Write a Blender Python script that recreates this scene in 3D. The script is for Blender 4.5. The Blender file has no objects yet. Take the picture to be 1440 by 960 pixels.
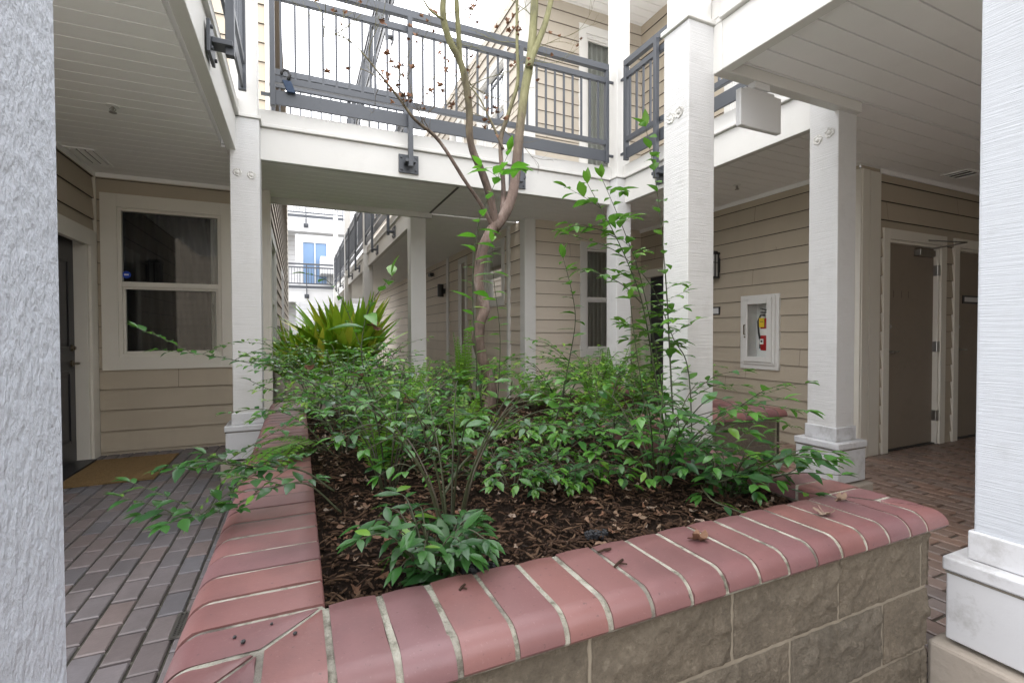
import bpy, bmesh, math, random
from mathutils import Vector, Matrix, noise
random.seed(7)
RR = random.Random(11)
D2R = math.radians
sc = bpy.context.scene
COL = sc.collection

# ------------------------------------------------------------------ camera
F_PX, YAW, PITCH, ROLL, CAM_H = 668.5, D2R(24.18), D2R(-1.07), D2R(-0.16), 1.19
def cam_axes():
    cy, sy, cp, sp = math.cos(YAW), math.sin(YAW), math.cos(PITCH), math.sin(PITCH)
    f = Vector((sy*cp, cy*cp, sp)); r = Vector((cy, -sy, 0)); u = r.cross(f)
    return (r*math.cos(ROLL)+u*math.sin(ROLL), -r*math.sin(ROLL)+u*math.cos(ROLL), f)
AX_R, AX_U, AX_F = cam_axes()
def ray(px, py): return AX_R*((px-720)/F_PX) - AX_U*((py-480)/F_PX) + AX_F
def at_y(px, py, Y):
    d = ray(px, py); return d*(Y/d.y) + Vector((0, 0, CAM_H))
def at_z(px, py, Z):
    d = ray(px, py); return d*((Z-CAM_H)/d.z) + Vector((0, 0, CAM_H))
cam = bpy.data.objects.new('camera', bpy.data.cameras.new('camera')); COL.objects.link(cam)
cam.data.sensor_width = 36; cam.data.lens = F_PX/1440*36; cam.data.clip_start = 0.05; cam.data.clip_end = 500
M = Matrix((AX_R, AX_U, -AX_F)).transposed().to_4x4(); M.translation = (0, 0, CAM_H)
cam.matrix_world = M
sc.camera = cam

# ------------------------------------------------------------------ objects / tags
def tag(o, label=None, cat=None, group=None, kind=None):
    if label: o['label'] = label
    if cat: o['category'] = cat
    if group: o['group'] = group
    if kind: o['kind'] = kind
    return o
def thing(name, label, cat, loc=(0, 0, 0), group=None, rz=0):
    o = bpy.data.objects.new(name, None); COL.objects.link(o)
    o.location = loc; o.rotation_euler = (0, 0, rz); o.empty_display_size = .1
    return tag(o, label, cat, group)

class MB:
    def __init__(s): s.v = []; s.f = []; s.t = []; s.cur = 0.5; s.lip = []
    def add(s, vs, fs):
        b = len(s.v); s.v += [tuple(v) for v in vs]; s.t += [s.cur]*len(vs)
        s.f += [tuple(i+b for i in f) for f in fs]
    def quad(s, a, b, c, d): s.add([a, b, c, d], [(0, 1, 2, 3)])
    def box(s, x0, x1, y0, y1, z0, z1):
        s.add([(x0,y0,z0),(x1,y0,z0),(x1,y1,z0),(x0,y1,z0),(x0,y0,z1),(x1,y0,z1),(x1,y1,z1),(x0,y1,z1)],
              [(0,3,2,1),(4,5,6,7),(0,1,5,4),(1,2,6,5),(2,3,7,6),(3,0,4,7)])
    def obox(s, c, ax, ay, az):
        c = Vector(c); P = []
        for k in (-1, 1):
            for i, j in ((-1,-1),(1,-1),(1,1),(-1,1)): P.append(c+ax*i+ay*j+az*k)
        s.add(P, [(0,3,2,1),(4,5,6,7),(0,1,5,4),(1,2,6,5),(2,3,7,6),(3,0,4,7)])
    def tube(s, pts, rad, n=8, cap=True):
        pts = [Vector(p) for p in pts]
        if not hasattr(rad, '__len__'): rad = [rad]*len(pts)
        t0 = (pts[1]-pts[0]).normalized()
        a = t0.orthogonal().normalized(); vs = []; fs = []
        for i, p in enumerate(pts):
            t = (pts[min(i+1, len(pts)-1)]-pts[max(i-1, 0)])
            if t.length < 1e-9: t = t0
            t.normalize(); a = a - t*a.dot(t)
            if a.length < 1e-6: a = t.orthogonal()
            a.normalize(); b = t.cross(a)
            for k in range(n):
                an = 2*math.pi*k/n
                vs.append(p + (a*math.cos(an)+b*math.sin(an))*rad[i])
        for i in range(len(pts)-1):
            for k in range(n):
                k2 = (k+1) % n
                fs.append((i*n+k, i*n+k2, (i+1)*n+k2, (i+1)*n+k))
        if cap:
            fs.append(tuple(reversed(range(n)))); fs.append(tuple((len(pts)-1)*n+k for k in range(n)))
        s.add(vs, fs)
    def cyl(s, a, b, r, n=16, r2=None): s.tube([a, b], [r, r if r2 is None else r2], n)
    def build(s, name, mat, parent=None, smooth=False, bevel=0, loc=None):
        me = bpy.data.meshes.new(name); me.from_pydata(s.v, [], s.f); me.update()
        at = me.attributes.new('tint', 'FLOAT', 'POINT'); at.data.foreach_set('value', s.t)
        me.materials.append(mat)
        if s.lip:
            me.materials.append(JOINT_SHADE_U if mat is SIDE_U or mat is FARW else JOINT)
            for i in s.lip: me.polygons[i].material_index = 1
        if smooth: me.polygons.foreach_set('use_smooth', [True]*len(me.polygons))
        o = bpy.data.objects.new(name, me); COL.objects.link(o)
        if parent is not None:
            o.parent = parent; o.matrix_parent_inverse = Matrix.Identity(4)
            if parent.type == 'EMPTY' and any(abs(c) > 1e-9 for c in parent.location) and loc is None:
                inv = parent_world(parent).inverted()
                me.transform(inv)
        if loc is not None: o.location = loc
        if bevel:
            m = o.modifiers.new('bevel', 'BEVEL'); m.width = bevel; m.segments = 2; m.limit_method = 'ANGLE'; m.angle_limit = D2R(40)
            m.harden_normals = False
        return o
def parent_world(p):
    # parents here are root empties (location + z rotation)
    return Matrix.Translation(p.location) @ p.rotation_euler.to_matrix().to_4x4()
def sub(mb, name, mat, parent, **k):
    """sub-part: parent is a part mesh; its world offset equals that of its root empty"""
    o = mb.build(name, mat, None, **k)
    root = parent.parent
    if root is not None and root.type == 'EMPTY':
        o.data.transform(parent_world(root).inverted())
    o.parent = parent
    return o
def dup(o, parent, loc=None):
    c = o.copy(); COL.objects.link(c); c.parent = parent
    if loc is not None: c.location = loc
    return c

# ------------------------------------------------------------------ materials
def new_mat(name):
    m = bpy.data.materials.new(name); m.use_nodes = True
    nt = m.node_tree; b = nt.nodes['Principled BSDF']
    return m, nt, b
def N(nt, typ, **kw):
    n = nt.nodes.new(typ)
    for k, v in kw.items():
        if k in n.inputs.keys(): n.inputs[k].default_value = v
        else: setattr(n, k, v)
    return n
def ramp(nt, fac, stops):
    r = nt.nodes.new('ShaderNodeValToRGB'); el = r.color_ramp.elements
    while len(el) < len(stops): el.new(.5)
    for e, (p, c) in zip(el, stops): e.position = p; e.color = (*c, 1)
    nt.links.new(fac, r.inputs[0]); return r
def coords(nt, scale=(1, 1, 1)):
    tc = nt.nodes.new('ShaderNodeTexCoord'); mp = nt.nodes.new('ShaderNodeMapping')
    mp.inputs['Scale'].default_value = scale
    # world-space position keeps grain and dirt from repeating on copies
    g = nt.nodes.new('ShaderNodeNewGeometry'); nt.links.new(g.outputs['Position'], mp.inputs[0])
    return mp.outputs[0]
def noise_n(nt, vec, scale, detail=4, rough=.55):
    n = nt.nodes.new('ShaderNodeTexNoise'); n.inputs['Scale'].default_value = scale
    n.inputs['Detail'].default_value = detail; n.inputs['Roughness'].default_value = rough
    nt.links.new(vec, n.inputs['Vector']); return n.outputs['Fac']
def mixc(nt, fac, a, b, typ='MIX'):
    m = nt.nodes.new('ShaderNodeMix'); m.data_type = 'RGBA'; m.blend_type = typ
    for s, v in ((m.inputs[0], fac), (m.inputs[6], a), (m.inputs[7], b)):
        if isinstance(v, (int, float)): s.default_value = v
        elif isinstance(v, tuple): s.default_value = (*v, 1)
        else: nt.links.new(v, s)
    return m.outputs[2]
def mathn(nt, op, a, b=0.0):
    m = nt.nodes.new('ShaderNodeMath'); m.operation = op
    for s, v in ((m.inputs[0], a), (m.inputs[1], b)):
        if isinstance(v, (int, float)): s.default_value = v
        else: nt.links.new(v, s)
    return m.outputs[0]
def bump(nt, b, h, strength=.3, dist=.01):
    n = nt.nodes.new('ShaderNodeBump'); n.inputs['Strength'].default_value = strength; n.inputs['Distance'].default_value = dist
    nt.links.new(h, n.inputs['Height']); nt.links.new(n.outputs[0], b.inputs['Normal'])
def link(nt, a, b): nt.links.new(a, b)

def paint(name, col, rough=.55, grain=None, gs=.25, gd=.004, var=.10, dirt=.0, dirtcol=(.10, .085, .06)):
    m, nt, b = new_mat(name); v = coords(nt)
    n1 = noise_n(nt, v, 1.7, 5, .6)
    c = mixc(nt, n1, tuple(x*(1-var) for x in col), tuple(min(1, x*(1+var*.6)) for x in col))
    if 'siding' in name:
        a = nt.nodes.new('ShaderNodeAttribute'); a.attribute_name = 'tint'
        c = mixc(nt, mathn(nt, 'MULTIPLY', a.outputs['Fac'], .22), c, tuple(x*.55 for x in col))
        n5 = noise_n(nt, coords(nt, (3, 3, .6)), 1.0, 4, .6); r5 = ramp(nt, n5, [(.55, (0, 0, 0)), (.8, (1, 1, 1))])
        c = mixc(nt, mathn(nt, 'MULTIPLY', r5.outputs[0], .25), c, tuple(x*.6 for x in col))
    if dirt:
        n2 = noise_n(nt, v, 7.0, 8, .7)
        r = ramp(nt, n2, [(.52, (0, 0, 0)), (.75, (1, 1, 1))])
        c = mixc(nt, mathn(nt, 'MULTIPLY', r.outputs[0], dirt), c, dirtcol)
    link(nt, c, b.inputs['Base Color']); b.inputs['Roughness'].default_value = rough
    if grain:
        vg = coords(nt, grain)
        n3 = noise_n(nt, vg, 1.0, 5, .6)
        bump(nt, b, n3, gs, gd)
    return m
WHITE = paint('white_paint_resawn', (.58, .578, .572), .6, (5, 5, 190), .55, .006, .08, .16, (.20, .19, .17))
WHITE_F = paint('white_paint_cool_dimmed', (.46, .485, .52), .6, (5, 5, 190), .55, .006, .08, .2, (.20, .19, .17))  # white paint copy; dim, cool light of this pillar put into its colour
WHITE_V = paint('white_paint_vertical_grain', (.52, .56, .63), .6, (70, 70, 40), 1.0, .010, .06, .08)  # bluish skylight on the left pillar is put into this colour
TRIM = paint('white_trim_paint', (.62, .61, .58), .5, (20, 20, 60), .15, .003, .05, .05)
CREAM = paint('cream_trim_paint', (.66, .63, .56), .5, (20, 20, 30), .15, .003, .05, .05)
CAPW = paint('white_cap_paint', (.53, .535, .55), .42, (30, 30, 30), .35, .003, .09, .7, (.17, .155, .13))
SOFF = paint('soffit_paint', (.85, .845, .83), .55, (9, 30, 30), .12, .003, .07, .03)
SIDE = paint('taupe_siding', (.43, .37, .285), .62, (7, 7, 90), .25, .004, .08, .05)
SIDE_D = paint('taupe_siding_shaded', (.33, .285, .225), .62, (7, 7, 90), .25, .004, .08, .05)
SIDE_N = paint('light_taupe_siding', (.62, .545, .45), .62, (7, 7, 90), .25, .004, .08, .05)
SIDE_U = paint('lit_siding_upper', (.47, .42, .345), .62, (7, 7, 90), .25, .004, .08, .05)  # taupe siding with the stronger light on these walls put into its colour
DOORT = paint('taupe_metal_door', (.23, .19, .15), .6, None, var=.12, dirt=.3, dirtcol=(.12, .10, .08))
DOORB = paint('black_door', (.022, .022, .026), .35, None, var=.1)
RAIL = paint('slate_rail_metal', (.060, .066, .076), .42, None, var=.08, dirt=.05)
DARKM = paint('black_lamp_metal', (.018, .018, .02), .4, None, var=.1)
STEEL = paint('brushed_metal', (.33, .32, .30), .3, None, var=.1); STEEL.node_tree.nodes['Principled BSDF'].inputs['Metallic'].default_value = .9
BRASS = paint('aged_bronze', (.16, .13, .09), .35, None, var=.1); BRASS.node_tree.nodes['Principled BSDF'].inputs['Metallic'].default_value = .8
SIGNG = paint('grey_sign_box', (.60, .60, .60), .5, None, var=.04)
PLASTW = paint('white_plastic', (.74, .74, .72), .4, None, var=.03)
RED = paint('red_enamel', (.42, .015, .018), .25, None, var=.05)
YEL = paint('yellow_tag', (.75, .50, .02), .5, None, var=.05)
LABELW = paint('white_label', (.75, .74, .70), .5, None, var=.04)
NAVY = paint('navy_fabric', (.015, .035, .075), .7, None, var=.1)
CONC = paint('concrete_plinth', (.33, .29, .245), .9, (40, 40, 40), .6, .006, .25, .3)
FARW = paint('far_white_stucco', (.56, .56, .56), .7, None, var=.05)
BOUNCE_FLOOR = paint('pale_bounce_floor', (.55, .53, .49), .9, None, var=.1)
BLUEW = paint('blue_window_panel', (.13, .22, .36), .3, None, var=.15)
CURT = paint('pale_curtain', (.50, .49, .45), .8, None, var=.1)
CURTD = paint('charcoal_curtain', (.016, .016, .018), .85, None, var=.15)
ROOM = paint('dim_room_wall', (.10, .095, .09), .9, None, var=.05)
BLUES = paint('blue_sticker', (.01, .06, .45), .4, None, var=.05)
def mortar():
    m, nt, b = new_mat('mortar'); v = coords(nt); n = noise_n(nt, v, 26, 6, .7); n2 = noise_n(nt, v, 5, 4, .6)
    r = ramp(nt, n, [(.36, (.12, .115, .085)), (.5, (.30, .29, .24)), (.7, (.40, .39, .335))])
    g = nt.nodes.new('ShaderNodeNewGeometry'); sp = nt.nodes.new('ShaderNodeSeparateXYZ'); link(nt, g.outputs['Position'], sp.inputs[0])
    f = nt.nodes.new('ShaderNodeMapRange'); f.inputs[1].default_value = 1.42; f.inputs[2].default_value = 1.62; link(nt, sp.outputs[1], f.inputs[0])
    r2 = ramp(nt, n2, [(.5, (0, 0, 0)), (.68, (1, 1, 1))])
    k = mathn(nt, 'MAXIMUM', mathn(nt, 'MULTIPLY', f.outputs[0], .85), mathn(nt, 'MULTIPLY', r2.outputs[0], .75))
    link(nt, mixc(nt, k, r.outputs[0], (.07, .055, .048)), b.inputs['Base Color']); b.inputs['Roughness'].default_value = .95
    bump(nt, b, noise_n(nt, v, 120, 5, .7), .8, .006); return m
MORT = mortar()
FROST = paint('frosted_glass', (.55, .56, .55), .25, None, var=.05)
GRIME = paint('grime', (.16, .145, .12), .95, (60, 60, 60), .5, .003, .4, .6, (.05, .045, .035))
GLUE = paint('glue_mark', (.13, .105, .08), .8, None, var=.2)
JOINT_SHADE_U = paint('pale_joint_shade', (.20, .17, .14), .9, None, var=.2)  # same lap shadow in the colour, lighter for the upper boards
JOINT = paint('dark_joint_shade', (.05, .042, .034), .9, None, var=.2)  # lap shadow and joint dirt put together into one dark colour
CHARC = paint('charcoal_lump', (.02, .021, .025), .7, None, var=.2)

def glass(name, tintc=(1, 1, 1), rough=.0, refl=1.45):
    m = bpy.data.materials.new(name); m.use_nodes = True; nt = m.node_tree; nt.nodes.clear()
    o = nt.nodes.new('ShaderNodeOutputMaterial'); mx = nt.nodes.new('ShaderNodeMixShader')
    t = nt.nodes.new('ShaderNodeBsdfTransparent'); t.inputs[0].default_value = (*tintc, 1)
    g = nt.nodes.new('ShaderNodeBsdfGlossy'); g.inputs['Roughness'].default_value = rough
    fr = nt.nodes.new('ShaderNodeFresnel'); fr.inputs[0].default_value = refl
    nt.links.new(fr.outputs[0], mx.inputs[0]); nt.links.new(t.outputs[0], mx.inputs[1]); nt.links.new(g.outputs[0], mx.inputs[2])
    nt.links.new(mx.outputs[0], o.inputs[0]); return m
GLASS = glass('window_glass', (.82, .86, .86), .0, 1.75)
GLASSC = glass('cabinet_glass', (.95, .96, .95), .02, 1.4)

def mat_tint(name, stops, rough=.8, nscale=20, ndark=.35, bumps=(60, .4, .004), spec=.5, extra=None):
    """per-piece colour from the tint attribute through a ramp, with noise mottling"""
    m, nt, b = new_mat(name); v = coords(nt)
    a = nt.nodes.new('ShaderNodeAttribute'); a.attribute_name = 'tint'
    r = ramp(nt, a.outputs['Fac'], stops)
    n1 = noise_n(nt, v, nscale, 6, .65)
    c = mixc(nt, mathn(nt, 'MULTIPLY', n1, ndark*1.4), r.outputs[0], (0, 0, 0))
    if extra: c = extra(nt, v, c)
    link(nt, c, b.inputs['Base Color']); b.inputs['Roughness'].default_value = rough
    b.inputs['Specular IOR Level'].default_value = spec
    if bumps:
        bump(nt, b, noise_n(nt, v, bumps[0], 5, .7), bumps[1], bumps[2])
    return m
def cop_extra(nt, v, c):
    n = noise_n(nt, v, 2.3, 6, .65); r = ramp(nt, n, [(.50, (0, 0, 0)), (.72, (1, 1, 1))])
    c = mixc(nt, mathn(nt, 'MULTIPLY', r.outputs[0], .55), c, (.085, .042, .044))
    n2 = noise_n(nt, v, 160, 2, .5); r2 = ramp(nt, n2, [(.66, (0, 0, 0)), (.72, (1, 1, 1))])
    c = mixc(nt, mathn(nt, 'MULTIPLY', r2.outputs[0], .10), c, (.45, .33, .31))
    n3 = noise_n(nt, v, 90, 2, .5); r3 = ramp(nt, n3, [(.69, (0, 0, 0)), (.74, (1, 1, 1))])
    return mixc(nt, mathn(nt, 'MULTIPLY', r3.outputs[0], .6), c, (.05, .03, .03))
COPE = mat_tint('red_clay_coping', [(0, (.165, .078, .082)), (.35, (.19, .088, .086)), (.7, (.215, .095, .086)), (1, (.172, .086, .092))], .42, 9, .16, (120, .18, .002), .5, cop_extra)
def pav_extra(nt, v, c):
    n = noise_n(nt, v, 1.1, 5, .6); r = ramp(nt, n, [(.4, (0, 0, 0)), (.65, (1, 1, 1))])
    c = mixc(nt, mathn(nt, 'MULTIPLY', r.outputs[0], .45), c, (.045, .035, .033))
    # wetter, cooler bricks by the planter's open side; warmer dry ones in the covered corridor
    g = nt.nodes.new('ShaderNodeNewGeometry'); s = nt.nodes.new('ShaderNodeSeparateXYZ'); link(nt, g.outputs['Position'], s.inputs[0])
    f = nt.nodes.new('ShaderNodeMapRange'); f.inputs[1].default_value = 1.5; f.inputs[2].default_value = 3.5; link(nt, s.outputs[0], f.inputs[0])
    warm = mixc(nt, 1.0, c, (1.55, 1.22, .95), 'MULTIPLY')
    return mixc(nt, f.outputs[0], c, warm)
PAVE = mat_tint('clay_paver', [(0, (.145, .142, .155)), (.3, (.20, .172, .172)), (.55, (.17, .168, .185)), (.8, (.215, .172, .165)), (1, (.14, .125, .13))], .42, 30, .3, (90, .35, .003), .45, pav_extra)
SAND = mat_tint('paver_joint_sand', [(0, (.095, .09, .07)), (1, (.095, .09, .07))], .95, 5, .5, (80, .6, .006))
def blk_extra(nt, v, c):
    n = noise_n(nt, v, 55, 3, .6); r = ramp(nt, n, [(.60, (0, 0, 0)), (.68, (1, 1, 1))])
    c = mixc(nt, mathn(nt, 'MULTIPLY', r.outputs[0], .22), c, (.36, .31, .24))
    n = noise_n(nt, v, 3.5, 6, .7); r = ramp(nt, n, [(.45, (0, 0, 0)), (.7, (1, 1, 1))])
    return mixc(nt, mathn(nt, 'MULTIPLY', r.outputs[0], .5), c, (.07, .062, .05))
BLOCK = mat_tint('split_face_block', [(0, (.19, .16, .122)), (.5, (.24, .202, .155)), (1, (.21, .182, .145))], .95, 70, .5, (110, .9, .008), .2, blk_extra)
BMORT = paint('block_mortar', (.255, .22, .17), .95, (70, 70, 70), .5, .005, .2, .3)
MULCH = mat_tint('bark_chip', [(0, (.025, .016, .012)), (.3, (.06, .034, .022)), (.6, (.10, .058, .035)), (.85, (.17, .105, .065)), (1, (.25, .185, .135))], .9, 60, .4, (150, .5, .003), .2)
SOIL = mat_tint('mulch_soil', [(0, (.04, .026, .019)), (1, (.04, .026, .019))], 1.0, 40, .7, (70, 1.0, .02), .1)
DEADL = mat_tint('dry_leaf', [(0, (.085, .040, .026)), (.4, (.17, .085, .048)), (.7, (.24, .165, .115)), (1, (.30, .235, .19))], .7, 50, .3, (90, .4, .003), .3)
MAPLED = mat_tint('maple_dead_leaf', [(0, (.14, .068, .04)), (.5, (.25, .125, .07)), (1, (.38, .23, .15))], .7, 50, .2, None, .2)
COIR = mat_tint('coir_mat', [(0, (.36, .235, .11)), (1, (.44, .29, .14))], 1.0, 90, .55, (260, 1.0, .01), .1)
STEM = mat_tint('green_brown_stem', [(0, (.03, .032, .016)), (.5, (.05, .062, .024)), (1, (.065, .05, .032))], .6, 30, .3, (80, .3, .002))

def leafmat(name, stops, rough=.33, trans=.25, transcol=(.16, .30, .03), spec=.5):
    m = mat_tint(name, stops, rough, 14, .18, None, spec)
    nt = m.node_tree; b = nt.nodes['Principled BSDF']; out = nt.nodes['Material Output']
    t = nt.nodes.new('ShaderNodeBsdfTranslucent'); t.inputs[0].default_value = (*transcol, 1)
    mx = nt.nodes.new('ShaderNodeMixShader'); mx.inputs[0].default_value = trans
    nt.links.new(b.outputs[0], mx.inputs[1]); nt.links.new(t.outputs[0], mx.inputs[2]); nt.links.new(mx.outputs[0], out.inputs[0])
    return m
LEAF = leafmat('glossy_shrub_leaf', [(0, (.028, .080, .034)), (.4, (.042, .135, .030)), (.75, (.075, .21, .030)), (1, (.15, .30, .04))], .27, .28, (.10, .26, .03))
LEAFB = leafmat('fresh_shrub_leaf', [(0, (.035, .125, .024)), (.5, (.065, .21, .028)), (.85, (.12, .29, .035)), (1, (.22, .36, .045))], .32, .35, (.12, .36, .03))
FERN = leafmat('fern_frond', [(0, (.045, .14, .018)), (.5, (.08, .21, .022)), (1, (.14, .27, .03))], .45, .35, (.18, .38, .03), .35)
STRAP = leafmat('strap_leaf', [(0, (.11, .32, .02)), (.45, (.24, .52, .03)), (.75, (.46, .68, .05)), (1, (.80, .74, .09))], .36, .35, (.30, .42, .03))
VARI = leafmat('variegated_leaf', [(0, (.06, .13, .03)), (.6, (.14, .21, .05)), (1, (.38, .40, .18))], .4, .3)
def bark():
    m, nt, b = new_mat('maple_bark'); g = nt.nodes.new('ShaderNodeNewGeometry'); s = nt.nodes.new('ShaderNodeSeparateXYZ')
    link(nt, g.outputs['Position'], s.inputs[0]); v = coords(nt, (14, 14, 4)); n = noise_n(nt, v, 1.0, 6, .65)
    h = mathn(nt, 'ADD', s.outputs[2], mathn(nt, 'MULTIPLY', n, .9))
    f = nt.nodes.new('ShaderNodeMapRange'); f.inputs[1].default_value = 3.1; f.inputs[2].default_value = 3.9; link(nt, h, f.inputs[0])
    n9 = noise_n(nt, coords(nt, (5, 5, 3)), 1.0, 5, .6); nb = mathn(nt, 'ADD', mathn(nt, 'MULTIPLY', n, .5), mathn(nt, 'MULTIPLY', n9, .5))
    r = ramp(nt, nb, [(.38, (.04, .027, .021)), (.47, (.11, .075, .058)), (.56, (.165, .115, .092)), (.67, (.31, .255, .23))])
    r2 = ramp(nt, n, [(.3, (.075, .07, .03)), (.55, (.16, .155, .065)), (.8, (.24, .225, .12))])
    link(nt, mixc(nt, f.outputs[0], r.outputs[0], r2.outputs[0]), b.inputs['Base Color']); b.inputs['Roughness'].default_value = .75
    bump(nt, b, noise_n(nt, coords(nt, (60, 60, 14)), 1.0, 6, .7), 1.0, .016); return m
BARK = bark()

# ------------------------------------------------------------------ dimensions
ZS, ZB = 2.745, 2.68          # soffit and beam undersides
XL, XLW, YB, YWALL = -0.45, -1.80, 4.63, 5.87   # left beam face, door wall, bridge face, window wall
XR, XJ, XRW, YD = 2.21, 3.45, 4.81, 2.75
COPZ, COPB = .61, .55

# ------------------------------------------------------------------ setting: ground
gm = MB(); gm.quad((-60, -60, -.012), (60, -60, -.012), (60, 90, -.012), (-60, 90, -.012))
g = gm.build('ground', SAND); tag(g, kind='structure')
m = MB(); m.quad((-30, -40, -.006), (30, -40, -.006), (30, -.62, -.006), (-30, -.62, -.006)); tag(m.build('unseen_bounce_floor', BOUNCE_FLOOR), kind='structure')  # unseen pale floor added behind the camera to bounce light onto the soffits
def in_planter(x, y):
    return (-.17 < x < 1.86 and .87 < y < 2.6) or (-.17 < x < 3.3 and 2.5 < y < 4.40) or (-.17 < x < 1.2 and 4.3 < y < 8.3)
pm = MB(); bw, bl = .105, .195
i = 0; x = -1.93
while x < 8.6:
    off = (i % 2)*.5*bl + RR.uniform(-.01, .01)
    y = -.6+off
    while y < 8.4:
        cx, cy = x+bw/2, y+bl/2
        if not in_planter(cx, cy) and not (x > 4.7 and y > 2.85) and not (cx < -.3 and y > 5.9) and not (cx > 2.9 and cy > 5.95) and not (x > 4.9 and y < -.4):
            j = .0048 + RR.uniform(0, .0018); c = .005
            dz = RR.uniform(-.0025, .0025); tx, ty = RR.uniform(-.012, .012), RR.uniform(-.008, .008)
            def Z(px, py, base): return base + dz + (px-cx)*tx + (py-cy)*ty
            x0, x1, y0, y1 = x+j, x+bw-j, y+j+.0008, y+bl-j-.0008
            pm.cur = RR.random()
            o4 = [(x0, y0), (x1, y0), (x1, y1), (x0, y1)]; i4 = [(x0+c, y0+c), (x1-c, y0+c), (x1-c, y1-c), (x0+c, y1-c)]
            vs = [(a, b, -.02) for a, b in o4] + [(a, b, Z(a, b, -.0045)) for a, b in o4] + [(a, b, Z(a, b, 0)) for a, b in i4]
            pm.add(vs, [(8, 9, 10, 11)]+[(k, (k+1) % 4, (k+1) % 4+4, k+4) for k in range(4)]+[(k+4, (k+1) % 4+4, (k+1) % 4+8, k+8) for k in range(4)])
        y += bl
    x += bw; i += 1
tag(pm.build('brick_pavement', PAVE), kind='structure')

# ------------------------------------------------------------------ building kit
def trims(parent, mat, pieces, name='corner_trim'):
    for (fr, a0, a1, b0, b1, z0, z1) in pieces:
        m = MB(); fr.box(m, a0, a1, b0, b1, z0, z1); m.build(name, mat, parent, bevel=.003)
class Fr:
    """local frame on a wall: s along, n outward, z up"""
    def __init__(s, o, d, n): s.o = Vector((*o, 0)); s.d = Vector((*d, 0)); s.n = Vector((*n, 0))
    def p(s, a, b, z): v = s.o + s.d*a + s.n*b; return (v.x, v.y, z)
    def box(s, mb, a0, a1, b0, b1, z0, z1):
        vs = [s.p(a, b, z) for z in (z0, z1) for a, b in ((a0, b0), (a1, b0), (a1, b1), (a0, b1))]
        fl = s.d.cross(s.n).z > 0
        fs = [(0,3,2,1),(4,5,6,7),(0,1,5,4),(1,2,6,5),(2,3,7,6),(3,0,4,7)]
        mb.add(vs, fs if fl else [tuple(reversed(f)) for f in fs])
def siding(mb, fr, s0, s1, z0, z1, sp, phase, openings=()):
    k = math.floor((z0-phase)/sp); z = phase + k*sp
    while z < z1:
        a, b = max(z, z0), min(z+sp, z1); mb.cur = RR.random(); bj = s0+RR.uniform(.3, 3.4)
        br = sorted({a, b, *[q for o in openings for q in (o[2], o[3]) if a < q < b]})
        for za, zb in zip(br, br[1:]):
            zm = (za+zb)/2
            iv = [(s0, s1)]
            for o in openings:
                if o[2] < zm < o[3]:
                    iv = [q for (p0, p1) in iv for q in ((p0, min(p1, o[0])), (max(p0, o[1]), p1)) if q[1]-q[0] > 1e-4]
            for p0, p1 in iv:
                if p0+.05 < bj < p1-.05 and abs(za-z) < 1e-6:
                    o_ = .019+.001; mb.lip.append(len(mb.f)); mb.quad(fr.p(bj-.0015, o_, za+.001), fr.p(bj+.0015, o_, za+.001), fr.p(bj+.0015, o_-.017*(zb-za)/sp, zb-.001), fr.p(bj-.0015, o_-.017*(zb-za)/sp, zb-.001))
                def off(zz): return .019 - .017*(zz-z)/sp
                mb.quad(fr.p(p0, off(za), za), fr.p(p1, off(za), za), fr.p(p1, off(zb), zb), fr.p(p0, off(zb), zb))
                if abs(za-z) < 1e-6:
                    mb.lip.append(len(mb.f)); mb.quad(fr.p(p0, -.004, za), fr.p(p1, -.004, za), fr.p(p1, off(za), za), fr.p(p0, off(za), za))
                    mb.lip.append(len(mb.f)); mb.quad(fr.p(p0, off(za)*.25, za-.004), fr.p(p1, off(za)*.25, za-.004), fr.p(p1, off(za)*.25, za+.001), fr.p(p0, off(za)*.25, za+.001))  # strip coloured dark for the shadow below each lap
        z += sp
def frame4(mb, fr, a0, a1, z0, z1, w, b0, b1, bottom=True):
    fr.box(mb, a0, a0+w, b0, b1, z0, z1); fr.box(mb, a1-w, a1, b0, b1, z0, z1)
    fr.box(mb, a0+w, a1-w, b0, b1, z1-w, z1)
    if bottom: fr.box(mb, a0+w, a1-w, b0, b1, z0, z0+w)
def curtain_mesh(mb, fr, a0, a1, b, z0, z1, folds, amp=.02, lean=0.0):
    n = folds*8; rows = 6; vs = []; fs = []
    for r in range(rows+1):
        t = r/rows; z = z1+(z0-z1)*t
        for i in range(n+1):
            q = i/n; a = a0+(a1-a0)*q + lean*t*q
            vs.append(fr.p(a, b - amp*math.sin(q*folds*2*math.pi+.4*math.sin(3*q+t)), z))
    for r in range(rows):
        for i in range(n): fs.append((r*(n+1)+i, r*(n+1)+i+1, (r+1)*(n+1)+i+1, (r+1)*(n+1)+i))
    mb.add(vs, fs)
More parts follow.
